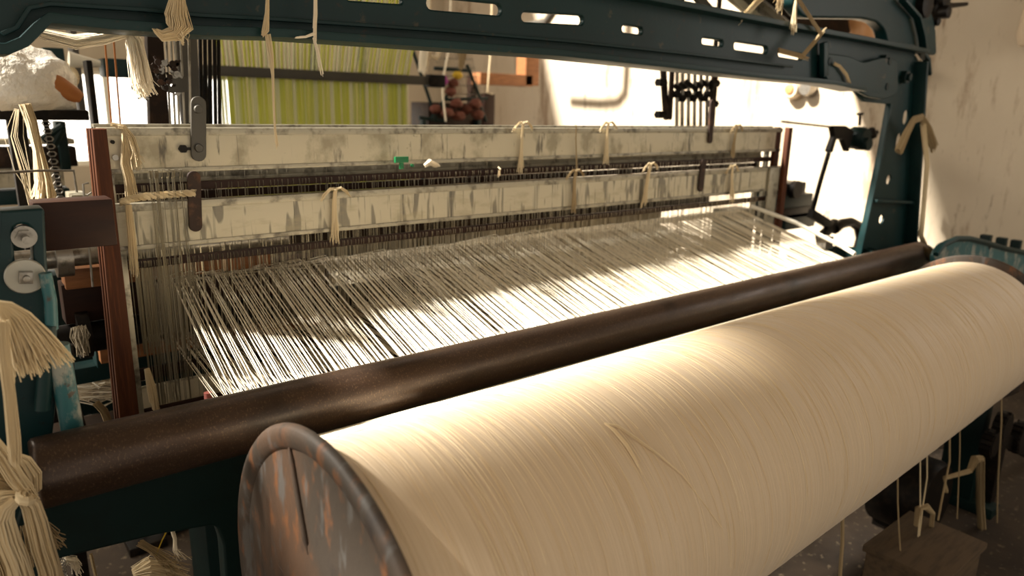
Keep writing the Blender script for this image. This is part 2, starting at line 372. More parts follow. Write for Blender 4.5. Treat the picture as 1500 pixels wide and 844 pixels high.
# front cross casting under the roller and its leg
YU = 1.30
co = px2([(20, 760), (40, 700), (200, 690), (380, 640), (420, 620), (420, 900), (330, 900), (322, 790), (312, 763), (230, 776), (76, 813), (60, 905), (10, 905)], YU)
put('cross_casting', plate(rounded(co, .012), [], YU, .04, .005), M['green_dark'], loom)
for a, b in (((62, 600), (72, 476)), ((108, 640), (84, 505))):
    m = MB(); A = at(*a, Y=1.27); B = at(*b, Y=1.27); m.tube([A, B], .0115 if a[0] < 100 else .0165, 16)
    part('brace_tube', m, 'teal' if a[0] < 100 else 'teal_light', loom, 'worn pale teal tube' if a[0] > 100 else None)
m = MB(); m.tube([at(66, 400, Y=1.27), at(74, 440, Y=1.27), at(76, 482, Y=1.27)], .009, 14); part('brace_tube', m, 'teal_light', loom)
part('leg', MB().box((-.18, 1.3, 0), (-.08, 1.46, 1.55)), 'teal', loom, None, True, .006)
p0 = px2([(1252, 366)], YB)[0]; p1 = px2([(1347, 366)], YB)[0]
part('leg', MB().box((p0[0]+.05, YB-.05, 0), (p1[0]-.05, YB+.06, p0[1]-.02)), 'teal', loom, None, True, .006)
put('side_frame', plate(rounded([(.9, .55), (1.55, .55), (1.6, .0), (1.7, .0), (1.68, .86), (1.3, .9), (1.1, .5), (.9, .35)], .04), [], 0, .05, .006), M['teal'], loom)
o = bpy.data.objects['side_frame']; o.rotation_euler = (0, 0, PI/2); o.location = V((3.05, 1.35, .45))-loom.location

# ================================================================== rest roller
YR, ZR, RR = 1.2087, ZC-.5534, .055
rl = thing('rest_roller', (1.6, YR, ZR-RR), 'long dark brown steel roller across the loom, threads passing under it', 'roller')
prof = [(0, .03), (0, .050), (.004, .0545), (.008, RR)]+[(x/10, RR+.0003*math.sin(x*1.7)) for x in range(1, 31)]+[(3.07, RR), (3.074, .052), (3.075, .03)]
part('roller_tube', MB().lathe((.052, YR, ZR), (4, YR, ZR), prof, 72), 'roller', rl)
part('end_bearing', MB().cyl((.0, YR, ZR), (.06, YR, ZR), .022), 'steel', rl)
part('end_bearing', MB().cyl((3.12, YR, ZR), (3.2, YR, ZR), .022), 'steel', rl)
for y0 in (1.0,):
    sup = thing('roller_bearing_stand', (3.16, YR, 0), 'dark bearing stand under the far end of the long roller', 'stand')
    part('post', MB().box((3.14, YR-.04, 0), (3.19, YR+.04, ZR-.03)), 'green_dark', sup, None, True, .004)
    part('bearing_cap', MB().lathe((3.135, YR, ZR), (4, YR, ZR), [(0, .0225), (0, .04), (.05, .04), (.05, .0225)], 24), 'green_dark', sup)

# ================================================================== warp beam
XA, CA = .322, V((.76, .778)); XB_, CB = 2.70, V((.86, .742)); RA, RB = .243, .235
A3 = V((XA, CA.x, CA.y)); B3 = V((XB_, CB.x, CB.y)); ax = (B3-A3).normalized(); LL = (B3-A3).length
wb_ = thing('warp_beam', (1.5, .8, .0), 'large cream cotton warp beam wound full between two steel flanges', 'warp beam')
prof = []; N = 1500; rg = random.Random(3)
low1 = 0
for i in range(N+1):
    t = i/N; low1 = low1*.96+rg.gauss(0, .00006)
    prof.append((t*LL, RA+(RB-RA)*t+.006*math.sin(PI*t)+rg.uniform(-.00045, .00045)+low1))
m = MB(); m.lathe(A3, B3, prof, 120)
part('yarn_winding', m, 'wound', wb_)
def flange(c, R, d, name='flange'):
    f = MB(); t = .010
    f.lathe(c, c+d, [(0, .03), (0, .12), (.002, .125), (.002, R-.034), (-.004, R-.028), (-.007, R-.014), (-.005, R-.005), (.001, R), (.006, R), (t, R-.004), (t, .03)], 96)
    return part(name, f, 'rust', wb_)
fl = flange(A3-ax*.013, .282, ax); flange(B3+ax*.03, .256, -ax)
# pressed radial ribs on the near flange
for k in range(6):
    an = math.radians(12+60*k); d = V((0, math.cos(an), math.sin(an))); c = A3-ax*.013
    m = MB(); m.tube([c+d*.11, c+d*.13, c+d*.235, c+d*.255], [.001, .004, .004, .001], 10); part('pressed_rib', m, 'rust', wb_)
part('axle', MB().cyl(A3-ax*.28, A3-ax*.03, .03).cyl(B3+ax*.02, B3+ax*.3, .03), 'steel', wb_)
# loose raised ends on the winding
def surf(t, an, dr=0):    # an: 0 = towards +Y, 90 = up, 180 = towards the viewer
    c = A3+ax*LL*t; r = RA+(RB-RA)*t+.006*math.sin(PI*t)+.0006+dr
    return V((c.x, c.y+r*math.cos(an), c.z+r*math.sin(an)))
m = MB(); rg = random.Random(9)
for k in range(420):
    t = rg.uniform(.004, .99) if k > 160 else rg.uniform(.05, .6); a0 = rg.uniform(.9, 2.3); L = rg.uniform(.2, 1.5); s_ = rg.uniform(-.004, .006); n = 12
    m.tube([surf(min(max(t+s_*j/n, 0), 1), a0+L*j/n, .0003*math.sin(PI*j/n)) for j in range(n+1)], rg.uniform(.0002, .0005), 3, False)
o = part('loose_thread', m, 'thread_hi', wb_); o['kind'] = 'stuff'
# the two pulled up threads in the middle
for pts in ([(885, 620), (900, 634), (918, 655), (932, 680), (938, 690)], [(885, 620), (905, 628), (930, 645), (965, 670), (1000, 700), (1040, 750)]):
    q = []
    for i, (x, y) in enumerate(pts):
        d = (at(x, y, Y=1)-CAM); best = None
        for s in range(300, 1400):
            p = CAM+d*(s/1000)
            t = (p.x-A3.x)/(B3.x-A3.x); c = A3+(B3-A3)*t; r = RA+(RB-RA)*t+.006*math.sin(PI*t)+.0015
            if math.hypot(p.y-c.y, p.z-c.z) < r: best = p; break
        q.append((best or p)+V((0, 0, .0035 if 0 < i < len(pts)-1 else 0)))
    part('pulled_thread', MB().strands(q, [.0006, .0022, .0022, .0014, .0005, .0004][:len(q)], 7, .0006, .2, 4), 'thread_hi', wb_)
# stand of the beam (hidden by the beam, carries its axle)
for nm, x, c in (('beam_stand', .2, CA), ('beam_stand', 2.93, CB)):
    s_ = tag(part(nm, MB().box((x-.03, c.x-.06, 0), (x+.03, c.x+.06, c.y-.03)).box((x-.04, c.x-.14, 0), (x+.04, c.x+.14, .04)), 'green_dark', None, None, True, .004), 'dark green stand under the %s axle of the big yarn beam' % ('near' if x < 1 else 'far'), 'stand')

# ================================================================== warp sheet
def tang():
    c1 = (CA+CB)/2; r1 = .242; c2 = V((YR, ZR)); d = c2-c1
    al = math.atan2(d.y, d.x)+math.acos((r1+RR)/d.length); return al
al = tang(); nv = V((math.cos(al), math.sin(al)))
m = MB(); rg = random.Random(5); NW = 1150
UP, LO = (1.69, ZC-.39), (1.70, ZC-.552)
bunch = 0; BACK = 2.15
for i in range(NW):
    t = (i+.5)/NW; bunch = bunch*.9+rg.gauss(0, .0006)
    tb = (i//9+.5)*9/NW                       # dents: groups of threads lean together
    x0 = .330+(2.685-.330)*t; x1 = .377+(2.85-.377)*t+bunch*.6; x2 = .377+(2.57-.377)*(t*.7+tb*.3)+rg.gauss(0, .0016)+bunch
    yc = CA.x+(CB.x-CA.x)*t; zcn = CA.y+(CB.y-CA.y)*t; r = RA+(RB-RA)*t+.006*math.sin(PI*t)
    hi = (i % 2 == 0) ^ (rg.random() < .12)
    ty, tz = UP if hi else LO
    tz += rg.gauss(0, .006); 
    p0 = V((x0, yc+nv.x*r, zcn+nv.y*r)); p1 = V((x1, YR-nv.x*RR, ZR-nv.y*RR))
    p2 = V((x1, YR+.006, ZR-RR-.0005)); sl_ = math.atan2(tz-(ZR-RR), ty-YR); p3 = V((x1, YR+math.sin(sl_)*RR, ZR-math.cos(sl_)*RR-.0005))
    p4 = V((x2, ty, tz)); p5 = V((x2+.01*(.5-t), BACK, ZC-.50))
    sag = rg.uniform(0, .004)
    m.tube([p0, p1, p2, p3, (p3+p4)/2+V((0, 0, -sag)), p4, p5], rg.uniform(.0008, .00125), 4, False)
tag(part('warp_sheet', m, 'warp'), 'sheet of cream warp threads rising from under the roller into the heddles', 'threads', None, 'stuff')
# black strips standing in for shaded gaps between the big roll and the roller
for k, pts in enumerate(([(735, 563), (800, 553), (872, 546)], [(690, 580), (760, 573), (835, 566)])):
    q = [at(x, y, Y=yy) for (x, y), yy in zip(pts, (1.10, 1.03, .96))]
    tag(part('shade_gap_strip', MB().tube(q, .0011, 5), 'iron'), 'dark strip for a shaded gap under the roller, %s' % ('the one farther from the rusty flange', 'the one nearer the rusty flange')[k], 'thread')

# ================================================================== heddle frames
YA_, YBf = 1.665, 1.625
XL, XR = .262, 2.74
def hframe(Y, z_top, z_bot, rail_h, label, mat, loops):
    t = thing('heddle_frame', ((XL+XR)/2, Y, z_bot-rail_h), label, 'heddle frame', 'heddle frames of the loom')
    part('top_rail', MB().box((XL, Y-.009, z_top-rail_h), (XR, Y+.009, z_top)), mat, t, None, True, .002)
    part('rail_edge', MB().box((XL, Y-.013, z_top-.012), (XR, Y+.013, z_top+.004)), 'rail_edge', t, None, True, .002)
    part('rail_edge', MB().box((XL, Y-.012, z_top-rail_h-.004), (XR, Y+.012, z_top-rail_h+.006)), 'rail_edge', t, None, True, .002)
    part('bottom_rail', MB().box((XL, Y-.009, z_bot-rail_h), (XR, Y+.009, z_bot)), mat, t, None, True, .002)
    for x in (XL+.01, XR-.01): part('end_stile', MB().box((x-.01, Y-.008, z_bot), (x+.01, Y+.008, z_top-rail_h)), 'rail_edge', t, None, True, .001)
    part('heddle_bar', MB().box((XL+.01, Y-.004, z_top-rail_h-.044), (XR-.01, Y+.004, z_top-rail_h-.026)), 'wood_bar', t, None, True, .001)
    part('heddle_bar', MB().box((XL+.01, Y-.004, z_bot+.026), (XR-.01, Y+.004, z_bot+.044)), 'wood_bar', t, None, True, .001)
    return t
ztA = ZC-.060; hA = .085; ztB = ZC-.210; hB = .088
fA = hframe(YA_, ztA, ZC-.62, hA, 'raised cream metal shaft frame with brown water stains on its top rail', 'rail', 0)
fB = hframe(YBf, ztB, ZC-.70, hB, 'lowered cream metal shaft frame with dark vertical streaks, in front', 'rail_worn', 0)
fC = hframe(1.71, ztA+.006, ZC-.64, .05, 'thin rail of shaft frame just behind the stained raised one', 'rail_edge', 0)
fD = hframe(1.75, ztA-.075, ZC-.66, .04, 'rearmost shaft frame, dark rail glimpsed between the two cream rails', 'rail_edge', 0)
def heddle_mesh(z0, z1):
    h = MB(); mid = (z0+z1)/2
    h.tube([(0, 0, z0), (0, 0, mid-.012)], .0007, 4, False).tube([(0, 0, mid+.012), (0, 0, z1)], .0007, 4, False)
    h.tube([(0, 0, mid-.012), (.0022, 0, mid), (0, 0, mid+.012)], .0006, 4, False).tube([(0, 0, mid-.012), (-.0022, 0, mid), (0, 0, mid+.012)], .0006, 4, False)
    h.tube([(0, 0, z1), (0, -.006, z1+.006), (0, -.006, z1+.016), (0, .005, z1+.016)], .0009, 4, False)
    return h
def heddles(fr, Y, z0, z1, xs, mat='heddle'):
    me = None
    for x in xs:
        if me is None:
            o = part('heddle', heddle_mesh(z0, z1), mat, fr); me = o; base = o.location.copy(); o.location = base+V((x, Y, 0))
        else:
            o = me.copy(); sc.collection.objects.link(o); o.parent = fr; o.location = base+V((x, Y, 0))
rg = random.Random(21)
zB1 = ztB-hB-.046; zB0 = ZC-.70+.046
xs = [.395+(2.56-.395)*(i+.5)/262+rg.gauss(0, .0022) for i in range(262)]+[.30+rg.uniform(0, .085) for i in range(34)]
heddles(fB, YBf, zB0, zB1, xs)
zA1 = ztA-hA-.046; zA0 = ZC-.62+.046
xs = [.33+rg.uniform(0, .10) for i in range(26)]+[.48+2.08*(i+.5)/180+rg.gauss(0, .004) for i in range(180)]
heddles(fA, YA_, zA0, zA1, xs)
heddles(fB, 1.600, ZC-.60, ZC-.155, [.335+rg.uniform(0, .075) for i in range(20)])
m = MB()
for k in range(420):
    x = rg.uniform(.30, 2.6) if k > 90 else rg.uniform(.29, .42); Y = rg.choice((1.71, 1.75)); m.tube([(x, Y, ZC-.56), (x, Y, ztA-.09)], .0006, 3, False)
o = part('heddle_wires', m, 'heddle', fC); o['kind'] = 'stuff'
# wooden harness guides at both ends
gl = thing('harness_guide', (XL-.02, 1.66, 0), 'dark wooden guide boards at the near end of the shaft frames', 'wooden guide')
for k, Y in enumerate((1.584, 1.600, 1.616)):
    put('guide_board', plate([(.2415-.002*k, ZC-.056), (.2415-.016-.002*k, .62), (.2665-.002*k, .62), (.2665-.002*k, ZC-.056)], [], Y+.006, .0125, .002), M['wood'], gl)
for z in (.66,): part('guide_tie', MB().box((.243, 1.582, z-.02), (.26, 1.69, z+.02)), 'iron', gl)
gr = thing('harness_guide', (2.7, 1.66, 0), 'dark wooden guide boards at the far end of the shaft frames', 'wooden guide')
for Y, x in ((1.60, 2.685), (1.66, 2.70)):
    part('guide_board', MB().box((x, Y-.007, .35), (x+.03, Y+.012, ZC-.052)), 'wood', gr, None, True, .002)
part('grey_stile', MB().box((2.60, 1.603, .9), (2.665, 1.612, ztB-.0)), 'rail_edge', gr, None, True, .002)
# lifting hooks bolted to the rails
def hook(name, x0y0, x1y1, w_, Y, mat, label, bolts):
    a = at(*x0y0, Y=Y); b = at(*x1y1, Y=Y)
    t = thing(name, b, label, 'hook')
    o2 = slot(a.x, a.z+w_*.4, b.x, b.z-w_*.4, w_/2, 8)
    put('hook_plate', plate(o2, [], Y, .008, .0015), M[mat], t)
    for q in bolts:
        p = at(*q, Y=Y-.005); part('bolt', MB().lathe(p-V((0, .006, 0)), p, [(0, .004), (0, .0075), (.003, .009), (.006, .009)], 20), 'steel' if mat == 'iron' else mat, t)
    return t
hook('lifting_hook', (291, 150), (290, 228), .031, YA_-.016, 'grey_bar', 'dark steel lifting hook bolted to the near end of the upper rail', [(290, 160), (291, 217)])
hook('lifting_hook', (284, 258), (286, 332), .027, YBf-.016, 'rust_dark', 'rusty brown strap over the near end of the lower cream rail', [])
hook('lifting_hook', (1043, 150), (1040, 206), .025, YA_-.016, 'rust_dark', 'narrow dark strap over the far end of the upper rail', [])
hook('lifting_hook', (1030, 238), (1026, 276), .03, YBf-.016, 'rust_dark', 'narrow dark strap over the far end of the lower cream rail', [])
# chipped plate around the near hook
for (x, y, r) in ((268, 218, .009),):
    p = at(x, y, Y=YA_-.014); tag(part('wing_nut', MB().hexnut(p-V((0, .006, 0)), p+V((0, .004, 0)), r).box(p+V((0, -.004, -.003)), p+V((.03, 0, .003))), 'iron'), 'small black wing nut beside the lifting hook on upper rail', 'nut')
p = at(165, 208, Y=YA_-.012); part('rivet', MB().cyl(p-V((0, .002, 0)), p+V((0, .004, 0)), .004, 12), 'iron', fA)
p = at(169, 231, Y=YA_-.012); part('rivet', MB().cyl(p-V((0, .002, 0)), p+V((0, .004, 0)), .006, 12), 'steel', fA)
# reed and sley behind the shafts
rd = thing('reed', (1.5, BACK, .8), 'steel reed in a wooden batten behind the shafts', 'reed')
m = MB()
for i in range(500): 
    x = .33+2.28*i/500; m.box((x, BACK-.004, ZC-.56), (x+.001, BACK+.004, ZC-.44))
o = part('reed_dents', m, 'heddle', rd, None, False); o['kind'] = 'stuff'
part('batten_cap', MB().box((.25, BACK-.02, ZC-.44), (2.95, BACK+.02, ZC-.32)), 'iron_brown', rd, None, True, .004)
part('batten_base', MB().box((.25, BACK-.03, ZC-.64), (2.7, BACK+.03, ZC-.56)), 'wood_bar', rd, None, True, .004)
# small things on the heddle bar
p = at(588, 236, Y=1.60)
g_ = thing('green_clip', at(588, 247, Y=1.60), 'small green plastic clip on the dark heddle bar', 'clip')
part('clip_head', MB().box(p+V((-.019, -.004, -.004)), p+V((.019, .004, .011))), 'green_plastic', g_, None, True, .001)
part('clip_stem', MB().box(p+V((-.005, -.003, -.02)), p+V((.005, .003, -.003))), 'green_plastic', g_, None, True, .001)
q = at(604, 240, Y=1.60); part('clip_knob', MB().cyl(q-V((0, .003, .004)), q+V((0, .003, -.004)), .004, 10), 'green_plastic', g_)
tag(part('yarn_scrap', MB().strands([at(x, y, Y=1.6) for x, y in ((622, 243), (630, 237), (640, 242), (643, 243))], [.004, .008, .006, .002], 24, .0009, .5, 3), 'cotton_white'), 'little white yarn scrap on the bar beside the green clip', 'yarn scrap')

# ================================================================== yarn ties
def hank(name, path, radii, n, label, cat='yarn tassel', mat='cotton', group=None, r=.0008, jit=.25, seed=1, wraps=(), parts=(), flat=None):
    base = V(path[-1]) if not isinstance(path[0], tuple) or len(path[0]) == 3 else path
    t = thing(name, min(path, key=lambda p: p[2]), label, cat, group)
    part('strands', MB().strands(path, radii, n, r, jit, seed, 3, flat), mat, t)
    for pp, rr, nn in parts: part('loose_end', MB().strands(pp, rr, nn, r, jit*1.5, seed+5), mat, t)
    for c, rr in wraps:
        c = V(c); m = MB(); rg = random.Random(seed)
        for k in range(7):
            tilt = rg.uniform(-.5, .5); off = rg.uniform(-rr*.4, rr*.4)
            m.tube([c+V((math.cos(a)*rr, math.sin(a)*rr, off+tilt*math.cos(a)*rr)) for a in [2*PI*j/12 for j in range(13)]], rr*.28, 6, False)
        part('knot', m, mat, t)
    return t
def P(pts, Y): return [at(x, y, Y=Y) for x, y in pts]
# ties on the rails
YT = YA_-.022; YU2 = YBf-.022
ties = [
 ((765, 180), (763, 242), YT, .0055, 'cotton tie knotted on the upper rail left of the centre, over its middle', 'cotton'),
 ((890, 180), (888, 233), YT, .0065, 'double cotton tie on the upper rail, below the slotted rods', 'cotton'),
 ((1079, 184), (1073, 224), YT, .007, 'cotton tie on the upper rail nearest the far wooden guide', 'cotton_dark'),
 ((843, 182), (845, 250), YT, .0022, 'thin brown twine hanging down over the upper rail', 'cotton_dark'),
 ((842, 250), (841, 303), YU2, .0065, 'cotton tie on the lower rail under the thin brown twine', 'cotton_dark'),
 ((952, 240), (944, 294), YU2, .009, 'wide cotton tie on the lower rail between the brown twine and the far strap', 'cotton'),
 ((1072, 243), (1072, 290), YU2, .009, 'looped cotton tie at the far end of the lower rail', 'cotton'),
 ((490, 277), (491, 345), YU2, .0065, 'cotton tie knotted over the near half of the lower rail', 'cotton'),
 ((732, 246), (731, 258), YU2, .004, 'tiny cotton tag on the lower rail edge near its middle', 'cotton')]
for k, (a, b, Y, w_, lab, mat) in enumerate(ties):
    A = at(*a, Y=Y); B = at(*b, Y=Y); L = A-B
    path = [A+V((0, .006, .002)), A+V((0, -.004, -.004)), A-L*.3, A-L*.65, B]
    pr = []; wr = []
    if w_ > .005:
        pr = [([A, A+V((-.014, -.006, .001)), A+V((-.028, -.004, -.012)), A+V((-.034, -.004, -.022))], [.002, .003, .003, .004], 10),
              ([A, A+V((.014, -.006, .003)), A+V((.028, -.004, -.006)), A+V((.036, -.004, -.016))], [.002, .003, .003, .004], 10)]
        wr = [(A+V((0, -.004, -.002)), .004)]
    hank('yarn_tie', path, [w_*.7, w_*.65, w_*.8, w_*1.0, w_*1.6], 34 if w_ > .004 else 8, lab, 'yarn tie', mat, 'cotton ties on the shaft rails', .0011, .2, k, wr, pr, .45)
# hanks and tapes at the near end of the frames
hank('yarn_tassel', P([(163, 182), (180, 187), (190, 203), (196, 222), (200, 240)], YT), [.004, .006, .008, .010, .011], 46, 'frayed cream tassel knotted over the near end of upper rail', seed=21, jit=.6, wraps=[(at(176, 186, Y=YT), .006)])
hank('yarn_tape', P([(184, 196), (184, 240), (190, 262), (193, 285)], YT), [.007, .009, .010, .012], 60, 'broad flat cream yarn tape hanging in front of near rail ends', 'yarn tape', 'cotton', seed=22, jit=.1, flat=.3)
pb = P([(176, 297), (190, 292), (210, 288), (235, 286), (262, 284), (285, 283)], YU2)
t = thing('yarn_braid', pb[0], 'twisted cream braid lying along the near end of lower rail', 'yarn braid')
for s_ in range(3):
    m = MB(); path = []
    for j in range(40):
        u = j/39*(len(pb)-1); i = min(int(u), len(pb)-2); p = pb[i].lerp(pb[i+1], u-i); an = j*.7+s_*2.094
        path.append(p+V((0, math.cos(an)*.0035, math.sin(an)*.0045)))
    m.strands(path, [.0035]*40, 14, .0008, .2, s_); part('ply', m, 'cotton', t)
hank('yarn_tassel', P([(188, 300), (190, 320), (193, 350), (196, 386)], YU2-.01), [.006, .007, .008, .009], 60, 'long limp tassel hanging from the twisted braid on lower rail', seed=23, jit=.15, flat=.5)
hank('yarn_tape', P([(215, 540), (222, 570), (228, 600)], 1.58), [.005, .009, .008], 50, 'cream yarn tape hanging low beside the near guide board', 'yarn tape', seed=24, jit=.1, flat=.35)
hank('yarn_tape', P([(140, 590), (152, 602), (160, 622)], 1.62), [.007, .008, .008], 40, 'cream yarn tape behind the guide board foot, above the roller', 'yarn tape', 'cotton_dark', seed=25, jit=.1, flat=.35)
# on the arch beam
YF = YB-.075
t = hank('yarn_hank', P([(262, -30), (260, 0), (258, 22), (262, 38), (256, 50), (238, 53), (230, 46)], YF), [.006, .012, .019, .021, .012, .008, .004], 130, 'big cream hank looped over the near part of the teal arch beam', 'yarn hank', seed=31, jit=.25, flat=.5)
part('loose_end', MB().strands(P([(262, 46), (268, 54), (268, 62)], YF), [.01, .009, .006], 16, .0006, 1.2, 3), 'cotton', t)
hank('yarn_strand', P([(393, -30), (391, 20), (389, 44), (386, 50)], YF), [.002, .004, .007, .004], 30, 'cream yarn tied around the beam, second from its near end', 'yarn strand', seed=32, jit=.2, parts=[(P([(392, 50), (397, 80), (400, 110), (401, 150), (403, 190), (406, 220)], YF), [.005, .005, .002, .0015, .0015, .003], 10)], flat=.5)
hank('yarn_strand', P([(462, -30), (462, 20), (461, 48)], YF), [.003, .0035, .004], 26, 'cream yarn tied around the beam with short white frayed tail', 'yarn strand', 'cotton_white', seed=33, jit=.2, parts=[(P([(460, 55), (466, 78), (471, 104)], YF), [.003, .003, .004], 8), (P([(461, 49), (448, 54), (436, 55)], YF), [.003, .002, .002], 8)], flat=.5)
hank('yarn_tassel', P([(42, 44), (70, 52), (110, 62), (150, 56), (186, 46), (196, 60), (203, 90), (208, 120), (214, 134)], 1.5), [.005, .009, .011, .010, .010, .014, .017, .018, .017], 120, 'thick cream hank stretched under the beam corner with hanging white fringe', mat='cotton_white', seed=34, jit=.35)
hank('yarn_loop', P([(1222, 93), (1230, 97), (1240, 110), (1245, 124)], YB-.05), [.006, .006, .008, .008], 30, 'cream yarn loop through the slot before the column', 'yarn loop', seed=35, flat=.5)
m = MB(); pth = P([(1140, 74), (1175, 83), (1203, 50), (1170, 0), (1150, -30)], YB-.075)
t = thing('yarn_strap', pth[1], 'taut cream yarn strap bent in an angle over the far beam', 'yarn strap')
for i in range(4): m.strands([pth[i], pth[i].lerp(pth[i+1], .5), pth[i+1]], [.008]*3, 30, .0012, .1, i, 3, .4)
part('strands', m, 'cotton_dark', t)
hank('yarn_tassel', P([(1172, -30), (1165, 10), (1162, 36)], YB-.07), [.005, .008, .014], 40, 'cream tassel on the beam top beside the taut strap', seed=36, mat='cotton', flat=.5)
hank('yarn_tassel', P([(1160, -40), (1145, -10), (1140, 10)], YB-.09), [.005, .01, .014], 36, 'frayed cream tuft at the picture top left of the taut strap', seed=37, jit=.6, mat='cotton_dark', flat=.5)
hank('yarn_strap', P([(1125, -12), (1108, 4), (1092, 22)], YB-.03), [.012]*3, 40, 'cream yarn strap wound on the metal slats above the beam', 'yarn strap', seed=38, mat='cotton', flat=.4)
# on the right column
hank('yarn_tie', P([(1316, 222), (1326, 200), (1338, 176), (1350, 172), (1360, 190), (1366, 210)], YB-.1), [.022, .02, .016, .014, .02, .02], 90, 'grubby cotton rag knotted around the right column', 'yarn tie', 'cotton_dark', seed=41, r=.0016, flat=.6)
hank('yarn_rope', P([(1352, 182), (1358, 240), (1353, 300), (1349, 345), (1356, 362), (1372, 372)], YB-.12), [.010, .009, .009, .010, .012, .013], 50, 'cotton rope hanging down the right column to the roller end', 'yarn rope', seed=42, r=.0014, jit=.1)
hank('yarn_rope', P([(1356, 366), (1362, 376), (1372, 380)], 1.16), [.02, .024, .02], 60, 'cotton wad wedged at the far roller end', 'yarn rope', 'cotton_dark', seed=43, r=.0014, jit=.2)
# large fan tassel and knotted rope at the near roller end
t = hank('yarn_tassel', P([(-14, 446), (8, 452), (24, 468), (42, 500), (56, 530)], 1.06), [.006, .010, .018, .028, .036], 240, 'large cream fan shaped tassel over the teal bracket at left edge', seed=51, r=.00075, jit=.08, flat=.35)
hank('yarn_tape', P([(2, 470), (6, 520), (14, 580), (20, 640), (22, 668)], 1.04), [.008, .006, .006, .007, .007], 70, 'flat cream yarn tape hanging from fan tassel to roller knot', 'yarn tape', seed=52, jit=.05, flat=.4)
t = thing('rope_knot', at(30, 844, Y=1.08), 'big knot of thick cream yarn rope around the near roller end', 'rope knot')
rope = [
 ([(-20, 640), (2, 668), (22, 700), (40, 722)], 1.10, [.009, .010, .010, .009]),
 ([(18, 668), (34, 678), (44, 696), (46, 716), (36, 728)], 1.14, [.006, .011, .014, .012, .007]),
 ([(-14, 700), (6, 706), (24, 716), (40, 726)], 1.115, [.010, .012, .010, .008]),
 ([(-12, 738), (6, 730), (24, 728), (38, 726)], 1.10, [.012, .011, .009, .008]),
 ([(24, 732), (10, 744), (4, 760), (12, 790), (24, 820), (36, 860)], 1.09, [.007, .010, .013, .014, .014, .014]),
 ([(34, 728), (46, 740), (54, 766), (62, 800), (72, 830), (80, 866)], 1.10, [.007, .011, .013, .014, .014, .014]),
 ([(-20, 770), (0, 800), (12, 830), (18, 860)], 1.14, [.010, .012, .014, .014])]
for k, (q, Y, rr) in enumerate(rope):
    part('rope_strand', MB().strands(P(q, Y), rr, 110, .0011, .1, 60+k), 'cotton_dark' if k in (2, 6) else 'cotton', t)
part('knot', MB().strands([at(38+9*math.cos(a), 728+7*math.sin(a), Y=1.085-.01*math.sin(a)) for a in [j*.7 for j in range(8)]], [.006]*8, 50, .001, .2, 77), 'cotton', t)
for k, (q, rr) in enumerate((([(52, 758), (66, 770), (76, 784), (84, 798)], [.003, .006, .008, .010]), ([(36, 770), (42, 800), (46, 818)], [.004, .007, .010]))):
    part('frayed_end', MB().strands(P(q, 1.13), rr, 30, .0006, .9, 80+k), 'cotton_dark', t)
# bare metal end of roller spindle already in rest_roller

# ================================================================== left machinery behind the bracket
wbX = at(62, 303, Y=1.4)
tag(part('wooden_bar', MB().box((.115, 1.40, ZC-.25), (.232, 1.46, ZC-.168)), 'wood_bar', None, None, True, .003), 'dark wooden bar between teal bracket and guide boards', 'bar')
s_ = thing('drive_shaft', at(110, 380, Y=1.75), 'grey steel drive shaft with collar behind the guide boards', 'shaft')
a = at(80, 378, Y=1.75); part('shaft', MB().cyl(a-V((.25, 0, 0)), a+V((.5, 0, 0)), .022, 24), 'steel', s_)
part('collar', MB().cyl(a+V((0, 0, 0)), a+V((.03, 0, 0)), .042, 24), 'steel', s_)
a = at(92, 407, Y=1.8); tag(part('wooden_beam', MB().box(a+V((0, -.03, -.022)), a+V((.45, .03, .022))), 'wood_pale', None, None, True, .002), 'pale brown wooden beam lying behind the guide boards', 'beam')
a = at(90, 440, Y=1.82); tag(part('dark_beam', MB().box(a+V((0, -.03, -.05)), a+V((.62, .03, .04))), 'wood_bar', None, None, True, .002), 'dark brown beam below the pale wooden beam at left', 'beam')
a = at(90, 500, Y=1.8)
s_ = thing('cam_shaft', a, 'black greasy cam shaft at left between bracket and boards', 'shaft')
part('shaft', MB().cyl(a-V((.1, 0, 0)), a+V((.9, 0, 0)), .035, 24), 'iron', s_)
for dx in (.03, .10): part('cam', MB().cyl(a+V((dx, 0, .01)), a+V((dx+.025, 0, .01)), .055, 24), 'iron', s_)
p = at(118, 492, Y=1.72); tag(part('lint_clump', MB().strands([p+V((0, 0, .02)), p, p-V((.0, 0, .03))], [.012, .016, .008], 60, .0012, .8, 91), 'greyscrap'), 'pale lint clinging to the black cam shaft', 'lint')
p = at(140, 500, Y=2.05)
for k, (x, y, sz) in enumerate(((142, 492, .03), (128, 560, .05), (148, 570, .05))):
    q = at(x, y, Y=2.05); tag(part('lint_clump', MB().strands([q+V((-sz, 0, .01)), q, q+V((sz, 0, -.01))], [sz*.6, sz*.9, sz*.5], 90, .0015, .9, 92+k), 'cotton_white'), ('pale lint clump high behind the near guide boards', 'grey fluff heap low beside the black hose', 'grey fluff heap low beside the guide board foot')[k], 'lint')
q = at(128, 545, Y=1.95); tag(part('green_casting', MB().box(q+V((-.09, 0, -.03)), q+V((.09, .06, .012))).box(q+V((.02, -.02, .01)), q+V((.06, .04, .13))), 'teal', None, None, True, .004), 'small teal casting seen low behind guide boards', 'casting')
tag(part('black_hose', MB().tube(P([(98, 505), (99, 540), (104, 580), (118, 630)], 1.5), .011, 12), 'iron'), 'bent black hose running down beside the worn teal tube', 'hose')
q = at(200, 512, Y=1.9); tag(part('wooden_rail', MB().box(q+V((-.08, 0, -.022)), q+V((.75, .03, .018))), 'wood_pale', None, None, True, .002), 'brown wooden rail behind the heddle wires', 'rail')
b_ = thing('small_bottle', at(304, 588, Y=1.5), 'small pale bottle with pink cap below the warp edge', 'bottle')
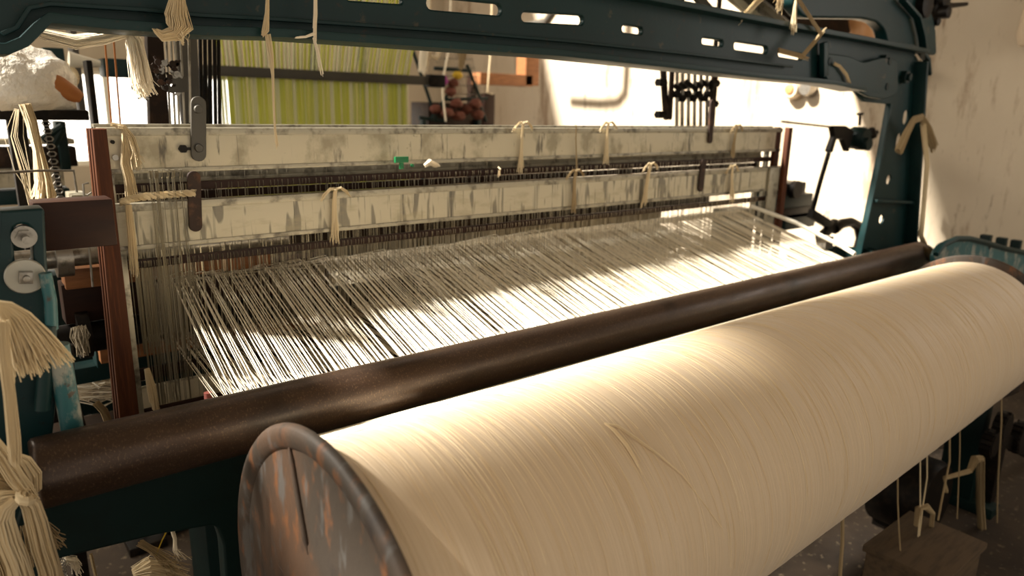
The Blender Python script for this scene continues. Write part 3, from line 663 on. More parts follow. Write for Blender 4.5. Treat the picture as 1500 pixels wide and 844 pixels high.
q = at(305, 584, Y=1.5); part('bottle_body', MB().lathe(q-V((0, 0, .06)), q+V((0, 0, .1)), [(0, .008), (0, .012), (.045, .012), (.052, .007), (.06, .007)], 20), 'white_paint', b_)
part('cap', MB().cyl(q, q+V((0, 0, .014)), .008, 16), 'red_plastic', b_)
q = at(160, 630, Y=1.42)
# dark machine bed under the warp
bed = thing('machine_bed', (1.5, 2.0, 0), 'dark cast machine bed under the warp threads', 'machine bed')
part('bed_beam', MB().box((.1, 1.85, .45), (2.9, 2.1, .62)), 'iron_brown', bed, None, True, .006)
part('bed_beam', MB().box((.1, 2.4, .5), (2.9, 2.5, .95)), 'green_dark', bed, None, True, .006)
for x in (.45, 1.4, 2.75):
    part('bed_leg', MB().box((x, 1.9, 0), (x+.08, 2.1, .46)), 'green_dark', bed, None, True, .006); part('bed_leg', MB().box((x, 2.41, 0), (x+.08, 2.49, .52)), 'green_dark', bed, None, True, .006)
a = at(150, 800, Y=1.6)
tag(part('lower_shaft', MB().cyl((.0, 1.7, a.z-.02), (2.9, 1.7, a.z-.02), .03, 24), 'roller'), 'dark brown lower shaft seen beneath the cross casting', 'shaft')
# yarn scraps under the roller at bottom left
for k, (q, rr, n, lab, mt) in enumerate((
  ([(195, 842), (215, 834), (240, 838), (262, 846)], [.012, .022, .022, .012], 120, 'pale rag of waste yarn at the bottom below the cross casting', 'cotton'),
  ([(205, 795), (222, 806), (240, 820), (258, 828)], [.006, .006, .012, .018], 40, 'tangled brown yarn waste below the cross casting', 'cotton_dark'),
  ([(250, 772), (256, 790), (257, 806), (268, 816)], [.003, .003, .004, .007], 14, 'white knotted yarn ends dangling below the cross casting', 'cotton_white'),
  ([(245, 776), (238, 790), (231, 806)], [.002, .001, .001], 4, 'yellow thread dangling below the cross casting', 'yellow'),
  ([(88, 834), (98, 820), (108, 822), (114, 836)], [.004, .008, .008, .006], 40, 'curly white yarn waste at the bottom left of the casting', 'cotton_white'))):
    hank('yarn_waste', P(q, 1.42), rr, n, lab, 'yarn waste', mt, seed=100+k, jit=.8)
tag(part('coil_spring', MB().tube([at(90, 836, Y=1.40)+V((math.cos(j*.7)*.008, math.sin(j*.7)*.008, -.02+j*.0007)) for j in range(60)], .0012, 6), 'steel'), 'small steel coil spring beside the rope knot', 'spring')
tag(part('yarn_cloth_strip', MB().strands(P([(133, 812), (137, 830), (142, 850)], 1.5), [.003]*3, 12, .001, .2, 5), 'cotton_dark'), 'thin pale string hanging under the cross casting', 'string')

# ================================================================== right machinery
YQ = 1.9
lv = thing('lever_mechanism', at(1240, 360, Y=YQ), 'black lever mechanism with bent arm beside the right column', 'lever')
part('pin_rod', MB().tube(P([(1145, 178), (1170, 181), (1216, 186)], YQ), .006, 8), 'steel', lv)
put('rocker', plate(rounded(px2([(1216, 184), (1236, 184), (1248, 192), (1245, 200), (1240, 222), (1238, 222), (1231, 204), (1222, 204), (1216, 224), (1211, 222), (1219, 200)], YQ), .01), [], YQ, .03, .004), M['iron'], lv)
q = at(1256, 202, Y=YQ)
part('clamp_body', MB().lathe(q-V((0, .05, 0)), q+V((0, .05, 0)), [(0, .03), (0, .05), (.03, .062), (.07, .062), (.1, .045)], 10).cyl(q+V((0, -.07, -.03)), q+V((0, .0, -.03)), .035, 14), 'green_dark', lv)
part('clamp_bolt', MB().tube(P([(1259, 184), (1260, 167)], YQ), .008, 8).cyl(at(1256, 167, Y=YQ), at(1264, 167, Y=YQ), .007, 8).tube(P([(1264, 196), (1284, 194)], YQ), .014, 8).cyl(at(1276, 190, Y=YQ), at(1279, 200, Y=YQ), .022, 8), 'iron', lv)
part('link_arm', MB().tube(P([(1214, 224), (1201, 268), (1190, 310)], YQ), .014, 4), 'iron', lv)
part('foot_arm', MB().bar(at(1187, 312, Y=YQ), at(1222, 334, Y=YQ), .03, .045).bar(at(1224, 326, Y=YQ), at(1198, 352, Y=YQ), .03, .05), 'iron', lv, None, True, .003)
part('foot_post', MB().box(V((at(1258, 370, Y=YQ).x-.03, YQ-.03, 0)), V((at(1258, 370, Y=YQ).x+.03, YQ+.03, at(1258, 370, Y=YQ).z))), 'iron', lv)
part('curved_arm', MB().tube(P([(1222, 336), (1232, 328), (1246, 325), (1258, 332), (1263, 348), (1259, 364), (1252, 376)], YQ), [.03, .028, .026, .03, .036, .036, .034], 10), 'iron', lv)
# temple rod along the far warp edge
tag(part('temple_rod', MB().tube([at(1100, 302, Y=1.62), at(1165, 326, Y=1.50), at(1235, 362, Y=1.34), at(1252, 372, Y=1.28)], .008, 8), 'white_paint'), 'pale rod along the far edge of the warp threads', 'rod')
q = at(1208, 357, Y=1.42); tag(part('rod_clamp', MB().box(q+V((-.03, -.02, -.02)), q+V((.03, .02, .03))), 'steel', None, None, True, .003), 'small steel clamp on pale rod by the far warp edge', 'clamp')
# dark gear case behind far guide
gc = thing('gear_case', at(1160, 330, Y=2.2), 'dark gear case stacked behind the far wooden guide', 'gear case')
for x0, x1, y0, y1, mt in ((1138, 1168, 268, 284, 'iron'), (1136, 1178, 286, 302, 'green_dark'), (1136, 1176, 302, 316, 'iron'), (1140, 1182, 312, 330, 'green_dark')):
    a = at(x0, y0, Y=2.2); b = at(x1, y1, Y=2.2); part('case_block', MB().box(V((a.x, 2.15, b.z)), V((b.x, 2.35, a.z))), mt, gc, None, True, .008)
a = at(1150, 276, Y=2.2); part('gear', MB().cyl(a+V((0, -.08, 0)), a+V((0, -.05, 0)), .05, 16), 'iron', gc)
part('case_leg', MB().box((3.25, 2.2, 0), (3.45, 2.32, .95)), 'green_dark', gc, None, True, .006)
# teal curved arm with teeth behind far flange
YC = 1.06
arc = px2([(1366, 372), (1376, 358), (1396, 349), (1416, 349), (1440, 355), (1470, 364), (1520, 374), (1580, 384), (1580, 450), (1366, 450)], YC)
ra = thing('ratchet_arm', (at(1440, 450, Y=YC)), 'bright teal curved arm with dark teeth behind the far flange', 'machine arm')
put('arm_plate', plate(rounded(arc, .02), [], YC, .02, .003), M['teal_light'], ra)
m = MB(); n = len(arc)-2; pts = arc[:n]
m.tube([(p[0], YC-.012, p[1]) for p in pts], .011, 8); part('arm_rim', m, 'teal', ra)
for x in (1448, 1471, 1492):
    a = at(x, 352+(x-1448)*.16, Y=YC); part('tooth', MB().box(a+V((-.018, -.01, -.04)), a+V((.014, .03, .022))), 'green_dark', ra, None, True, .004)
part('arm_post', MB().box((arc[7][0]-.1, YC-.0, 0), (arc[7][0], YC+.05, arc[8][1]+.1)), 'green_dark', ra, None, True, .004)
# black gizmo at the top right
YG = 1.5
gz = thing('black_linkage', at(1370, 40, Y=YG), 'black greasy linkage with short rod at the top right corner', 'linkage')
part('link_rod', MB().tube(P([(1375, 8), (1395, 8), (1416, 6)], YG), [.016, .012, .009], 10), 'iron', gz)
for k, (x, y, r) in enumerate(((1356, 2, .05), (1368, 14, .045), (1378, 0, .04), (1381, 18, .028), (1366, 32, .018), (1350, 8, .05))):
    a = at(x, y, Y=YG-.02*k); part('link_joint', MB().lathe(a-V((0, .03, 0)), a+V((0, .03, 0)), [(0, r*.6), (.004, r), (.056, r), (.06, r*.6)], 12), 'iron', gz)
part('link_strap', MB().tube(P([(1352, 5), (1358, 30), (1363, 42), (1368, 38), (1374, 24)], YG), .007, 8), 'iron', gz)
part('link_arm', MB().bar(at(1350, -20, Y=YG), at(1362, -120, Y=YG), .05, .05).box(at(1362, -120, Y=YG)+V((-.05, -.05, -.05)), V((4.6, YG+.05, at(1362, -120, Y=YG).z+.05))), 'iron', gz, None, True, .004)
# wall fixtures
b_ = thing('wall_lamp', at(1522, 60, X=4.5), 'silvery glass wall lamp at the right picture edge', 'lamp')
a = at(1522, 30, X=4.5); part('shade', MB().lathe(a-V((0, 0, .12)), a+V((0, 0, .2)), [(0, .02), (0, .07), (.05, .085), (.2, .075), (.26, .04)], 24), 'ceramic', b_)
part('mount', MB().cyl(a+V((0, 0, .06)), a+V((.1, 0, .06)), .03, 12), 'iron', b_)
for k, (x, y, r, mt) in enumerate(((1160, 131, .065, 'ceramic'), (1182, 130, .05, 'steel'))):
    a = at(x, y, X=4.55)
    t = thing('ceramic_insulator', a, ('cream ceramic knob with orange centre on the sunlit wall', 'grey round knob just right of the cream ceramic one on the wall')[k], 'insulator')
    part('knob_body', MB().lathe(a-V((.03, 0, 0)), a+V((.06, 0, 0)), [(0, r*.5), (0, r*.8), (.03, r), (.08, r), (.11, r*.6)], 24), mt, t)
    if k == 0: part('knob_centre', MB().lathe(a-V((.045, 0, 0)), a, [(0, .008), (.004, .03), (.02, .036)], 16), 'copper', t)
hank('yarn_tuft', P([(1193, 124), (1196, 140), (1192, 150), (1194, 164)], 2.6), [.016, .022, .03, .03], 60, 'dull beige yarn tuft hanging under the beam beside wall knobs', 'yarn tuft', 'cotton_dark', seed=111, r=.002, jit=.4, flat=.5)
# slats above beam at right
YS = 1.62
for k, (a, b, mt) in enumerate((((960, -40), (1010, 30), 'wood_pale'), ((1000, -30), (1060, 40), 'grey_bar'), ((1040, -30), (1120, 36), 'rail'), ((1052, -30), (1132, 34), 'rod'), ((1066, -30), (1146, 34), 'rail_edge'), ((990, -40), (1000, 30), 'iron'), ((1080, -40), (1160, 30), 'iron'))):
    tag(part('metal_slat', MB().bar(at(*a, Y=YS+.02*k), at(*b, Y=YS+.02*k), .02, .028), mt, None, None, True, .001),
        ('brown wooden slat above the beam, leftmost of the slanting ones', 'dark grey slat above the beam, second of the slanting ones', 'broad cream slat above the beam in the slanting bunch', 'shiny steel slat above the beam in the slanting bunch', 'dull aluminium slat above the beam in the slanting bunch', 'nearly upright black slat above the beam', 'black slat above the beam, nearest the taut yarn strap')[k], 'slat')
mb_ = tag(part('dark_housing', MB().box(at(1150, 40, Y=2.3), V((at(1252, 0, Y=2.3).x, 2.45, 3.6))), 'iron_brown', None, None, True, .01), 'dark housing seen through the gap above the far beam', 'housing')
a = at(1270, 50, X=4.3); tag(part('plastic_wrapped_bundle', MB().lathe(a-V((0, 0, .14)), a+V((0, 0, .2)), [(0, .02), (.02, .07), (.08, .10), (.16, .09), (.22, .11), (.28, .03)], 14), 'copper'), 'shiny peach plastic wrapped bundle seen through the corner opening', 'bundle')
tag(part('wall_shelf', MB().box((a.x-.15, a.y-.2, a.z-.17), (4.6, a.y+.2, a.z-.14)), 'wood_bar'), 'dark wall shelf under the peach plastic bundle, hidden by the corner casting', 'shelf')

# ================================================================== lifting rods (jacquard cords / levers) behind the frames
YD = 1.95
def rods(xs, y0, y1, Y, r, mat, label, name='lifting_rod', cat='rod', grp=None, dx=0):
    for k, x in enumerate(xs):
        tag(part(name, MB().tube([at(x, y0, Y=Y), at(x+dx, y1, Y=Y)], r, 8), mat), label % ORD[k], cat, grp)
ORD = ['first', 'second', 'third', 'fourth', 'fifth', 'sixth', 'seventh', 'eighth', 'ninth', 'tenth']
rods([292, 299, 306, 313, 319], -20, 190, YD, .0048, 'iron', 'upright black rod left of the lime yarn, %s from the left', grp='black rods left of the lime yarn', dx=3)
rods([241, 248, 254, 262], 10, 190, 1.86, .0026, 'rod', 'thin shiny steel rod in the gear cluster, %s from the left', grp='shiny rods in the gear cluster', dx=9)
tag(part('lifting_rod', MB().tube([at(276, 20, Y=1.8), at(279, 180, Y=1.8)], .003, 8), 'rod'), 'thin shiny steel rod right in front of the dark slanted post', 'rod')
rods([992, 1000, 1009, 1018, 1027, 1036], 80, 200, YD, .0075, 'rod', 'steel lifting rod in the far rod cluster, %s from the left', grp='steel rods in the far rod cluster', dx=-1)
fc = thing('rod_clamp_stack', at(1010, 170, Y=YD), 'black nuts and slotted straps clamping the far rod cluster', 'clamp')
for k in range(7):
    a = at(991+k*8, 138+(k % 2)*6, Y=YD-.012); part('nut', MB().hexnut(a-V((0, .012, 0)), a+V((0, .02, 0)), .016), 'iron', fc)
    a = at(994+k*8, 128-(k % 3)*3, Y=YD-.012); part('nut', MB().hexnut(a-V((0, .01, .01)), a+V((0, .02, .008)), .011), 'iron', fc)
for (a, b, w_) in (((971, 92), (976, 176), .028), ((985, 92), (981, 176), .02), ((1048, 96), (1040, 210), .034)):
    A = at(*a, Y=YD); B = at(*b, Y=YD); put('slotted_strap', plate(slot(A.x, A.z, B.x, B.z, w_/2), [slot(A.x, A.z-(A.z-B.z)*.25, B.x, B.z+(A.z-B.z)*.3, w_*.22)], YD, .012, .001), M['iron_brown'], fc)
part('hanger_bar', MB().bar(at(958, 20, Y=YD), at(1062, 30, Y=YD), .03, .04), 'iron', fc)
for x in (974, 1046): q = at(x, 94, Y=YD); part('hanger', MB().box((q.x-.01, YD-.005, q.z), (q.x+.01, YD+.005, 3.6)), 'iron', fc)
for x, y in ((968, 121), (967, 168), (1044, 100), (1046, 122), (970, 96), (1044, 152)):
    a = at(x, y, Y=YD-.01); part('nut', MB().hexnut(a-V((.02, 0, 0)), a+V((.025, 0, 0)), .016), 'iron', fc)
# near gear cluster
g = thing('gear_cluster', at(230, 180, Y=1.9), 'brown iron gear and lever cluster on dark posts at left', 'gear cluster')
put('dark_post', plate(px2([(212, 20), (234, 20), (247, 190), (218, 190)], 1.94), [], 1.94, .03, .002), M['iron_brown'], g)
put('dark_post', plate(px2([(252, 20), (285, 20), (292, 190), (268, 190)], 1.92), [], 1.92, .03, .002), M['grey_bar'], g)
rg = random.Random(2)
for k in range(30):
    x = 226+rg.uniform(-18, 34); y = 92+(k//5)*9.5+rg.uniform(-3, 3); a = at(x, y, Y=1.85-.008*(k % 4)); r = rg.uniform(.0045, .0085)
    mm_ = MB(); mm_.lathe(a-V((0, .01, 0)), a+V((0, .02, 0)), [(0, r*.5), (0, r), (.006, r), (.006, r*.55), (.018, r*.55)], 8+k % 5); mm_.box(a+V((-r*1.9, -.004, -.0022)), a+V((r*1.9, .004, .0022)), Matrix.Rotation(rg.uniform(-1.2, 1.2), 3, 'Y'))
    part('gear_lever', mm_, ('rust_dark', 'iron_brown', 'steel')[k % 3], g)
put('steel_plate', plate(px2([(246, 113), (275, 112), (275, 135), (246, 136)], 1.83), [slot(*px2([(249, 125)], 1.83)[0], *px2([(257, 125)], 1.83)[0], .003)], 1.83, .006, .001), M['grey_bar'], g)
p = at(200, 128, Y=1.87); part('knob', MB().cyl(p-V((0, .01, 0)), p+V((0, .02, 0)), .008, 10).tube([p, at(222, 135, Y=1.87)], .006, 6), 'iron', g)
rods([144, 157], -60, 190, 2.0, .0022, 'belt', 'orange cord left of the white fringe, %s from the left', 'orange_string', 'string', 'orange cords left of the white fringe', 20)

# ================================================================== left background
YW = 2.4
dc = thing('dark_column', at(136, 260, Y=YW), 'dark blurred machine post behind the near guide boards', 'post')
a = at(126, 88, Y=YW); b = at(148, 200, Y=YW)
part('post', MB().box((a.x, YW, 0), (b.x, YW+.06, a.z)), 'iron', dc, None, True, .003)
part('foot', MB().box((a.x-.05, YW-.05, 0), (b.x+.05, YW+.1, .03)), 'iron', dc, None, True, .003)
sh = thing('dark_shelf', at(60, 300, Y=2.3), 'dark iron shelf carrying the plastic wrapped bundle at left', 'shelf')
a = at(-30, 158, Y=2.3); b = at(122, 175, Y=2.3)
part('shelf_board', MB().box((a.x, 2.2, b.z), (b.x, 2.42, at(60, 160, Y=2.3).z)), 'iron', sh, None, True, .003)
for x in (66, 20):
    q = at(x, 175, Y=2.3); part('chain_strap', MB().bar(q, V((q.x+.02, q.y, q.z-.30)), .012, .012), 'iron', sh)
    m = MB()
    for j in range(14): m.tube([q+V((.001*j+.01*math.cos(t_), -.012, -.02*j-.01+.007*math.sin(t_))) for t_ in [k_*1.05 for k_ in range(7)]], .002, 5, False)
    part('chain_links', m, 'steel', sh)
part('shelf_leg', MB().box((a.x+.05, 2.25, 0), (a.x+.09, 2.3, b.z)), 'iron', sh, None, True, .002)
# plastic bag: a lumpy blob
def blob(c, rx, ry, rz, seed, amp=.18, sub=4):
    bm = bmesh.new(); bmesh.ops.create_icosphere(bm, subdivisions=sub, radius=1)
    from mathutils import noise
    for v in bm.verts:
        n_ = noise.noise(v.co*1.6+V((seed, 0, 0)))*amp+abs(noise.noise(v.co*4+V((0, seed, 0))))*amp*.8
        v.co = V((v.co.x*rx, v.co.y*ry, v.co.z*rz))*(1+n_)+V(c)
    me = bpy.data.meshes.new('blob'); bm.to_mesh(me); bm.free(); me.shade_smooth(); return me
bgt = thing('plastic_wrapped_bundle', at(40, 158, Y=2.25), 'lumpy bundle in cloudy white plastic on the dark shelf at left', 'bundle')
put('plastic_wrap', blob(at(34, 121, Y=2.25), .118, .09, .084, 3.3), M['plastic'], bgt)
put('yarn_inside', blob(at(20, 118, Y=2.25), .06, .05, .045, 1.3), M['cone'], bgt)
hank('yarn_hank', P([(36, 152), (46, 180), (56, 220), (64, 262), (66, 292)], 2.15), [.012, .012, .010, .018, .026], 80, 'long cream hank hanging from the plastic wrapped bundle', 'yarn hank', seed=121, r=.0015, jit=.25)
hank('yarn_strand', P([(26, 160), (20, 200), (36, 250), (48, 300)], 2.1), [.01, .02, .018, .01], 8, 'thin loose threads straying beside the long cream hank', 'yarn strand', seed=122, r=.0007, jit=1.0)
a = at(72, 120, Y=2.2); b = at(117, 143, Y=2.2)
cn = tag(part('yarn_cone', MB().lathe(a, b, [(0, .01), (0, .032), ((b-a).length*.9, .018), ((b-a).length*1.05, .012)], 28), 'cone'), 'orange brown cone lying behind the plastic wrapped bundle', 'cone')
c = at(93, 112, Y=2.5); tag(part('pale_ring', MB().tube([c+V((.035*math.cos(t_), 0, .035*math.sin(t_))) for t_ in [k_*PI/8 for k_ in range(17)]], .006, 8, False), 'cotton'), 'pale ring standing behind the orange cone', 'ring')
c = at(118, 88, Y=2.5); tag(part('white_spool', MB().lathe(c-V((.03, 0, 0)), c+V((.06, 0, -.01)), [(0, .012), (0, .024), (.03, .018), (.08, .010)], 16), 'white_paint'), 'small white spool above the orange cone', 'spool')
# other machine, blurred, at the far left
bgm = thing('background_loom', at(60, 300, Y=3.2), 'blurred teal loom in the background at the far left', 'loom')
for k, (x0, y0, x1, y1, mt) in enumerate(((60, 70, 100, 150, 'teal'), (100, 40, 126, 175, 'grey_bar'), (150, 85, 200, 114, 'teal'), (82, 178, 106, 250, 'green_dark'), (-20, 205, 112, 212, 'rail'), (-20, 218, 118, 245, 'iron_brown'), (-20, 250, 100, 275, 'rail'), (-20, 285, 110, 300, 'teal'))):
    a = at(x0, y0, Y=3.0); b = at(x1, y1, Y=3.0); part('frame_member' if mt != 'rail' else 'cloth_rail', MB().box((a.x, 2.95+.02*k, b.z), (b.x, 3.05+.02*k, a.z)), mt, bgm, None, True, .004)
for a, b in (((62, 205), (92, 185)), ((76, 215), (90, 190)), ((95, 120), (60, 95))): part('strut', MB().tube([at(*a, Y=2.98), at(*b, Y=2.98)], .014, 8), 'green_dark', bgm)
part('machine_foot', MB().box((.1, 2.9, 0), (.2, 3.1, 1.0)).box((.35, 2.9, 0), (.45, 3.1, 1.0)), 'green_dark', bgm, None, True, .005)
wr = thing('wire_bracket', at(110, 300, Y=1.75), 'bent steel wire bracket beside the near guide boards', 'bracket')
part('wire', MB().tube(P([(-20, 254), (60, 250), (108, 250), (113, 285), (118, 300)], 2.0), .003, 8), 'steel', wr)
part('wire', MB().tube(P([(130, 268), (122, 270), (124, 298), (136, 420)], 1.70), .0022, 8), 'steel', wr)
part('wire', MB().tube(P([(134, 282), (128, 286), (129, 298), (140, 298)], 1.70), .0022, 8), 'steel', wr)
tag(part('loose_string', MB().tube(P([(36, 255), (38, 280), (47, 303)], 1.9), .0025, 6), 'cotton'), 'pale string arching above the teal bracket', 'string')
tag(part('grey_block', MB().box(at(104, 286, Y=1.95), at(122, 302, Y=2.05)), 'rail_edge', None, None, True, .003), 'small grey block above the dark wooden bar', 'block')
# ================================================================== lime warp on another loom
YY = 3.4
ly = thing('lime_loom', at(460, 178, Y=YY), 'background loom with lime green and white warp behind the shafts', 'loom')
xa = at(320, 112, Y=YY).x; xb = at(597, 112, Y=YY).x; zb = at(460, 110, Y=YY).z; 
m = MB(); m2 = MB(); rg = random.Random(12)
for k in range(230):
    x = xa+(xb-xa)*(k+.5)/230+rg.gauss(0, .0015); pale = (k//5) % 9 in (3, 7) or rg.random() < .12
    (m2 if pale else m).tube([(x, YY, zb), (x+rg.gauss(0, .002), YY, .75)], .0026, 4, False)
    xt = x-.085*(x-xa+.6)/(xb-xa+.6)
for k in range(52):
    x = xa+(xb-xa)*(k+.5)/52; pale = (k % 9) in (2, 5) or (k < 40 and rg.random() < .45)
    for j in range(3):
        (m2 if pale else m).tube([(x+rg.gauss(0, .002), YY-.01, zb), (x-.16+rg.gauss(0, .002), YY-.45, zb+.38)], .0042, 4, False)
o = part('lime_threads', m, 'lime', ly); o['kind'] = 'stuff'
o = part('pale_threads', m2, 'lime_white', ly); o['kind'] = 'stuff'
part('cross_bar', MB().box((xa-.08, YY-.05, zb-.025), (xb+.16, YY-.02, zb+.02)), 'grey_bar', ly, None, True, .003)
for x in (460, 530): q = at(x, 110, Y=YY+.05); part('upright', MB().box((q.x-.014, YY+.03, 0), (q.x+.014, YY+.06, zb+.4)), 'grey_bar', ly, None, True, .003)
part('bar_bracket', MB().box((xb+.10, YY-.06, zb-.035), (xb+.20, YY-.01, zb+.03)), 'iron', ly, None, True, .006)
part('side_post', MB().box((xb-.06, YY+.03, 0), (xb-.01, YY+.08, zb)), 'iron', ly, None, True, .003)
part('side_post', MB().box((xa-.10, YY-.02, 0), (xa-.05, YY+.03, zb)), 'iron', ly, None, True, .003)
# ================================================================== wire trolley with yarn
YT2 = 4.2
tr = thing('wire_trolley', at(660, 200, Y=YT2), 'dark wire basket trolley holding coloured yarn by the wall', 'trolley')
def T(x, y, d=0): return at(x, y, Y=YT2+d)
for a, b in (((602, 65), (640, 178)), ((684, 95), (706, 150)), ((614, 172), (652, 178)), ((700, 145), (712, 178)), ((636, 100), (690, 104)), ((650, 146), (714, 144)), ((630, 176), (655, 140))):
    part('frame_tube', MB().tube([T(*a), T(*b)], .012, 8), 'green_dark', tr)
m = MB()
for k in range(14): m.tube([T(636+k*4, 68), T(650+k*4, 140)], .003, 4, False)
for k in range(6): m.tube([T(636+k*3, 72+k*13), T(690+k*3, 74+k*13)], .003, 4, False)
o = part('wire_mesh', m, 'steel', tr)
for x in (620, 700): q = T(x, 175); part('leg', MB().box((q.x-.015, YT2-.02, 0), (q.x+.015, YT2+.02, q.z)), 'green_dark', tr, None, True, .002)
a = T(645, 150, .03); b = T(705, 178, .03); part('basket_tray', MB().box((a.x-.1, YT2+.02, b.z-.1), (b.x, YT2+.25, a.z)), 'iron_brown', tr, None, True, .004)
for k, (x, y, r, mt, lab) in enumerate(((648, 118, .032, 'magenta', 'magenta yarn ball in the wire trolley'), (670, 110, .026, 'yellow', 'yellow yarn ball in the wire trolley'), (660, 134, .03, 'redyarn', 'rust red yarn heap in middle of the trolley'), (638, 160, .03, 'redyarn', 'rust red yarn heap low at the left of the trolley'), (685, 160, .032, 'redyarn', 'rust red yarn heap low at the right of the trolley'), (664, 122, .03, 'redyarn', 'small rust red yarn ball beneath the yellow one'))):
    tag(put('yarn_ball', blob(T(x, y, -.03), r*1.3, r, r, k*2.1, .3, 3), M[mt]), lab, 'yarn ball')
for k, (x, y) in enumerate(((655, 165), (668, 152), (697, 152), (700, 168), (672, 170))):
    tag(put('yarn_ball', blob(T(x, y, -.06), .045, .035, .032, k*1.7+9, .35, 3), M['redyarn']), 'dark rust red yarn ball in the trolley tray, %s' % ('lower left', 'upper middle', 'upper right', 'lower right', 'lower middle')[k], 'yarn ball')
for k, (q, rr, lab) in enumerate((([(628, -300), (624, 60), (622, 78), (620, 98)], [.01, .03, .03, .03], 'thick white rope end hanging left over the trolley'), ([(620, 62), (630, 82), (640, 86), (646, 66)], [.014]*4, 'white rope loop hanging over the wire trolley'), ([(672, 65), (678, 80), (676, 94)], [.03, .026, .016], 'beige yarn clump hanging right over the trolley'))):
    hank('yarn_rope', [T(x, y, -.08) for x, y in q], rr, 60, lab, 'yarn rope', 'cotton_white' if k < 2 else 'cotton_dark', seed=130+k, r=.003, jit=.2)
tag(part('white_twine', MB().tube([T(670, -300, -.2), T(658, 68, -.2), T(650, 110, -.2), T(648, 135, -.2), T(653, 178, -.2)], .006, 6), 'cotton_white'), 'white twine hanging straight down before the trolley', 'twine')
tag(part('pale_string', MB().tube(P([(728, -300), (719, 72), (714, 136), (722, 138)], 4.4), .006, 6), 'cotton'), 'pale cord hanging beside the brown wooden bracket', 'string')
# wooden L bracket
wl = thing('wooden_bracket', at(720, 180, Y=4.5), 'brown wooden L shaped bracket right of the trolley', 'bracket')
def BX(x0, y0, x1, y1, Y, d): 
    a = at(x0, y0, Y=Y); b = at(x1, y1, Y=Y); return MB().box((a.x, Y, b.z), (b.x, Y+d, a.z))
part('crosspiece', BX(704, 106, 780, 127, 4.5, .12), 'wood_pale', wl, None, True, .004)
part('upright', BX(772, 40, 789, 126, 4.5, .12), 'wood_pale', wl, None, True, .004)
a = at(716, 137, Y=4.55); part('post', MB().box((a.x-.04, 4.55, 0), (a.x+.06, 4.62, a.z)), 'wood_bar', wl, None, True, .004)
part('post', MB().box((at(704, 106, Y=4.5).x, 4.62, 0), (at(704, 106, Y=4.5).x+.05, 4.68, at(704, 110, Y=4.5).z)), 'wood_bar', wl, None, True, .004)
# overhead pipe with a bend, unseen, added to cast a shadow on the wall
pq = [at(x, y, X=4.6)-V((.68, -.28, -.68))*.9 for x, y in ((921, 40), (918, 110), (916, 138), (905, 151), (880, 153), (836, 150))]
t = thing('shadow_gobo', pq[-1], 'bent pipe added out of view behind the arch beam to shadow the wall', 'gobo')
part('gobo', MB().tube([V((pq[0].x, pq[0].y, 3.6))]+pq, .035, 16), 'grey_bar', t)

# ================================================================== under the far part of the roll
dz = at(1370, 745, Y=1.35)
dr = thing('dark_drum', (3.3, 1.15, 0), 'dark round drum on the floor under the big roll', 'drum')
c = at(1372, 735, Y=.80); part('drum_body', MB().lathe(V((c.x, c.y-.0, c.z)), V((c.x, c.y+.2, c.z)), [(0, .05), (0, .13), (.02, .14), (.18, .14), (.2, .05)], 32), 'iron', dr)
part('drum_foot', MB().box((c.x-.05, c.y+.02, 0), (c.x+.05, c.y+.18, c.z-.1)), 'iron', dr, None, True, .004)
tb = thing('wooden_crate', (2.1, .68, 0), 'low brown crate at the bottom behind the roll', 'crate')
a = V((1.96, .62, .24)); b = V((2.27, .62, .24))
part('crate_lid', MB().box((a.x, .56, a.z-.02), (b.x, .78, a.z)), 'crate', tb, None, True, .003)
for k in range(3):
    z = a.z-.03-k*.1; part('crate_board', MB().box((a.x+.01, .57, max(z-.09, 0)), (b.x-.01, .585, z)), 'crate', tb, None, True, .002)
for x in (b.x-.02, a.x+.005): part('crate_side', MB().box((x, .585, 0), (x+.015, .77, a.z-.02)), 'crate', tb, None, True, .002)
dm = thing('dark_gearing', (3.1, .8, 0), 'dark toothed gearing in shadow at right edge under the flange', 'gearing')
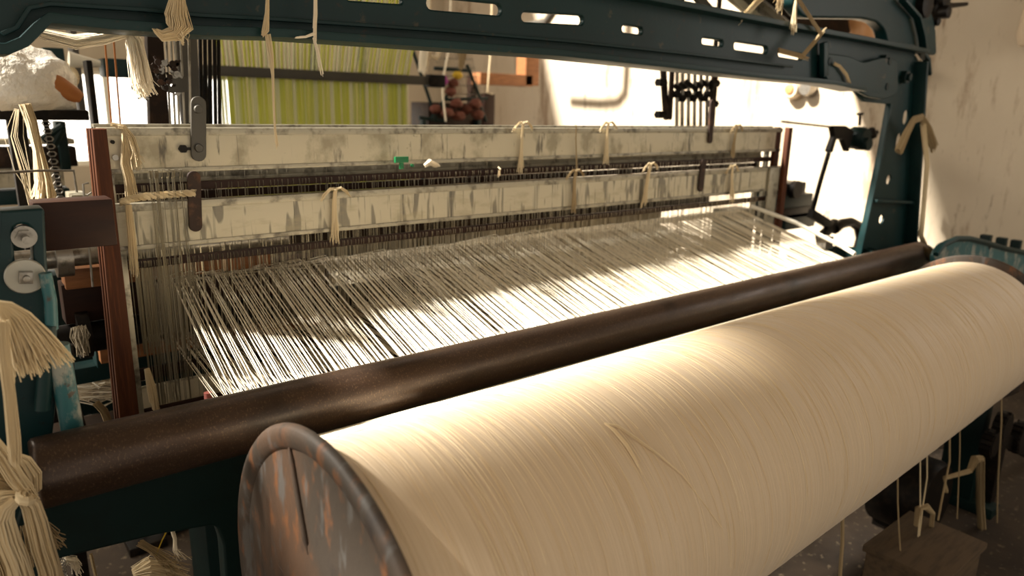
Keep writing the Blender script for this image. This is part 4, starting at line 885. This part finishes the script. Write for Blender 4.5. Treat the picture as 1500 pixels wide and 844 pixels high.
for x, y, r in ((1450, 650, .07), (1468, 625, .08), (1492, 640, .09)):
    q = at(x, y, Y=.75); m = MB(); m.cyl(q-V((0, .02, 0)), q+V((0, .02, 0)), r*.6, 24)
    for j in range(16):
        an = j*PI/8; d = V((math.cos(an), 0, math.sin(an))); m.bar(q+d*r*.55, q+d*r*.72, .035, .016)
    part('gear', m, 'iron', dm)
q = at(1462, 640, Y=.77); part('gear_arm', MB().bar(q, at(1560, 690, Y=.77), .04, .05).bar(q, V((q.x, q.y, 0)), .05, .05), 'iron', dm)
strs = (([(1348, 700), (1348, 745), (1343, 810), (1340, 860)], .0022, 'cotton'), ([(1358, 700), (1352, 740), (1346, 790)], .0022, 'cotton'), ([(1391, 676), (1382, 720), (1374, 762)], .0030, 'cotton_dark'), ([(1406, 660), (1404, 710), (1402, 760)], .0020, 'cotton_dark'), ([(1467, 618), (1462, 700), (1460, 780), (1461, 850)], .0026, 'cotton_dark'), ([(1315, 735), (1317, 780), (1322, 850)], .0024, 'cotton_dark'), ([(1234, 795), (1232, 820), (1230, 850)], .0050, 'cotton_dark'))
slab = ('string hanging from the roll, third from the left, straight down', 'string slanting left just beside the drum rim', 'thick slanting string across the dark drum', 'faint upright string over the right half of the drum', 'long faint string at the far right in front of gearing', 'string hanging left of the dark drum', 'short thick string under the roll, leftmost of all')
for k, ((q, r, mt), lab) in enumerate(zip(strs, slab)):
    tag(part('hanging_string', MB().tube(P([(q[0][0], q[0][1]-45)]+q, .70), r, 6), mt), lab, 'string', 'strings hanging under the roll')
hank('yarn_rope', P([(1386, 720), (1384, 700), (1420, 690), (1428, 672), (1436, 672), (1436, 740), (1440, 800), (1452, 850)], .72), [.006, .006, .008, .012, .013, .013, .013, .013], 40, 'cream rope looping down right of the dark drum', 'yarn rope', 'cotton_dark', seed=140, r=.0016, jit=.2)
hank('yarn_rope', P([(1342, 770), (1346, 745), (1356, 742), (1366, 752), (1360, 800), (1352, 850)], .70), [.006, .008, .009, .006, .007, .008], 30, 'cream rope loop in front of dark drum above the crate', 'yarn rope', 'cotton_dark', seed=141, r=.0014, jit=.3)
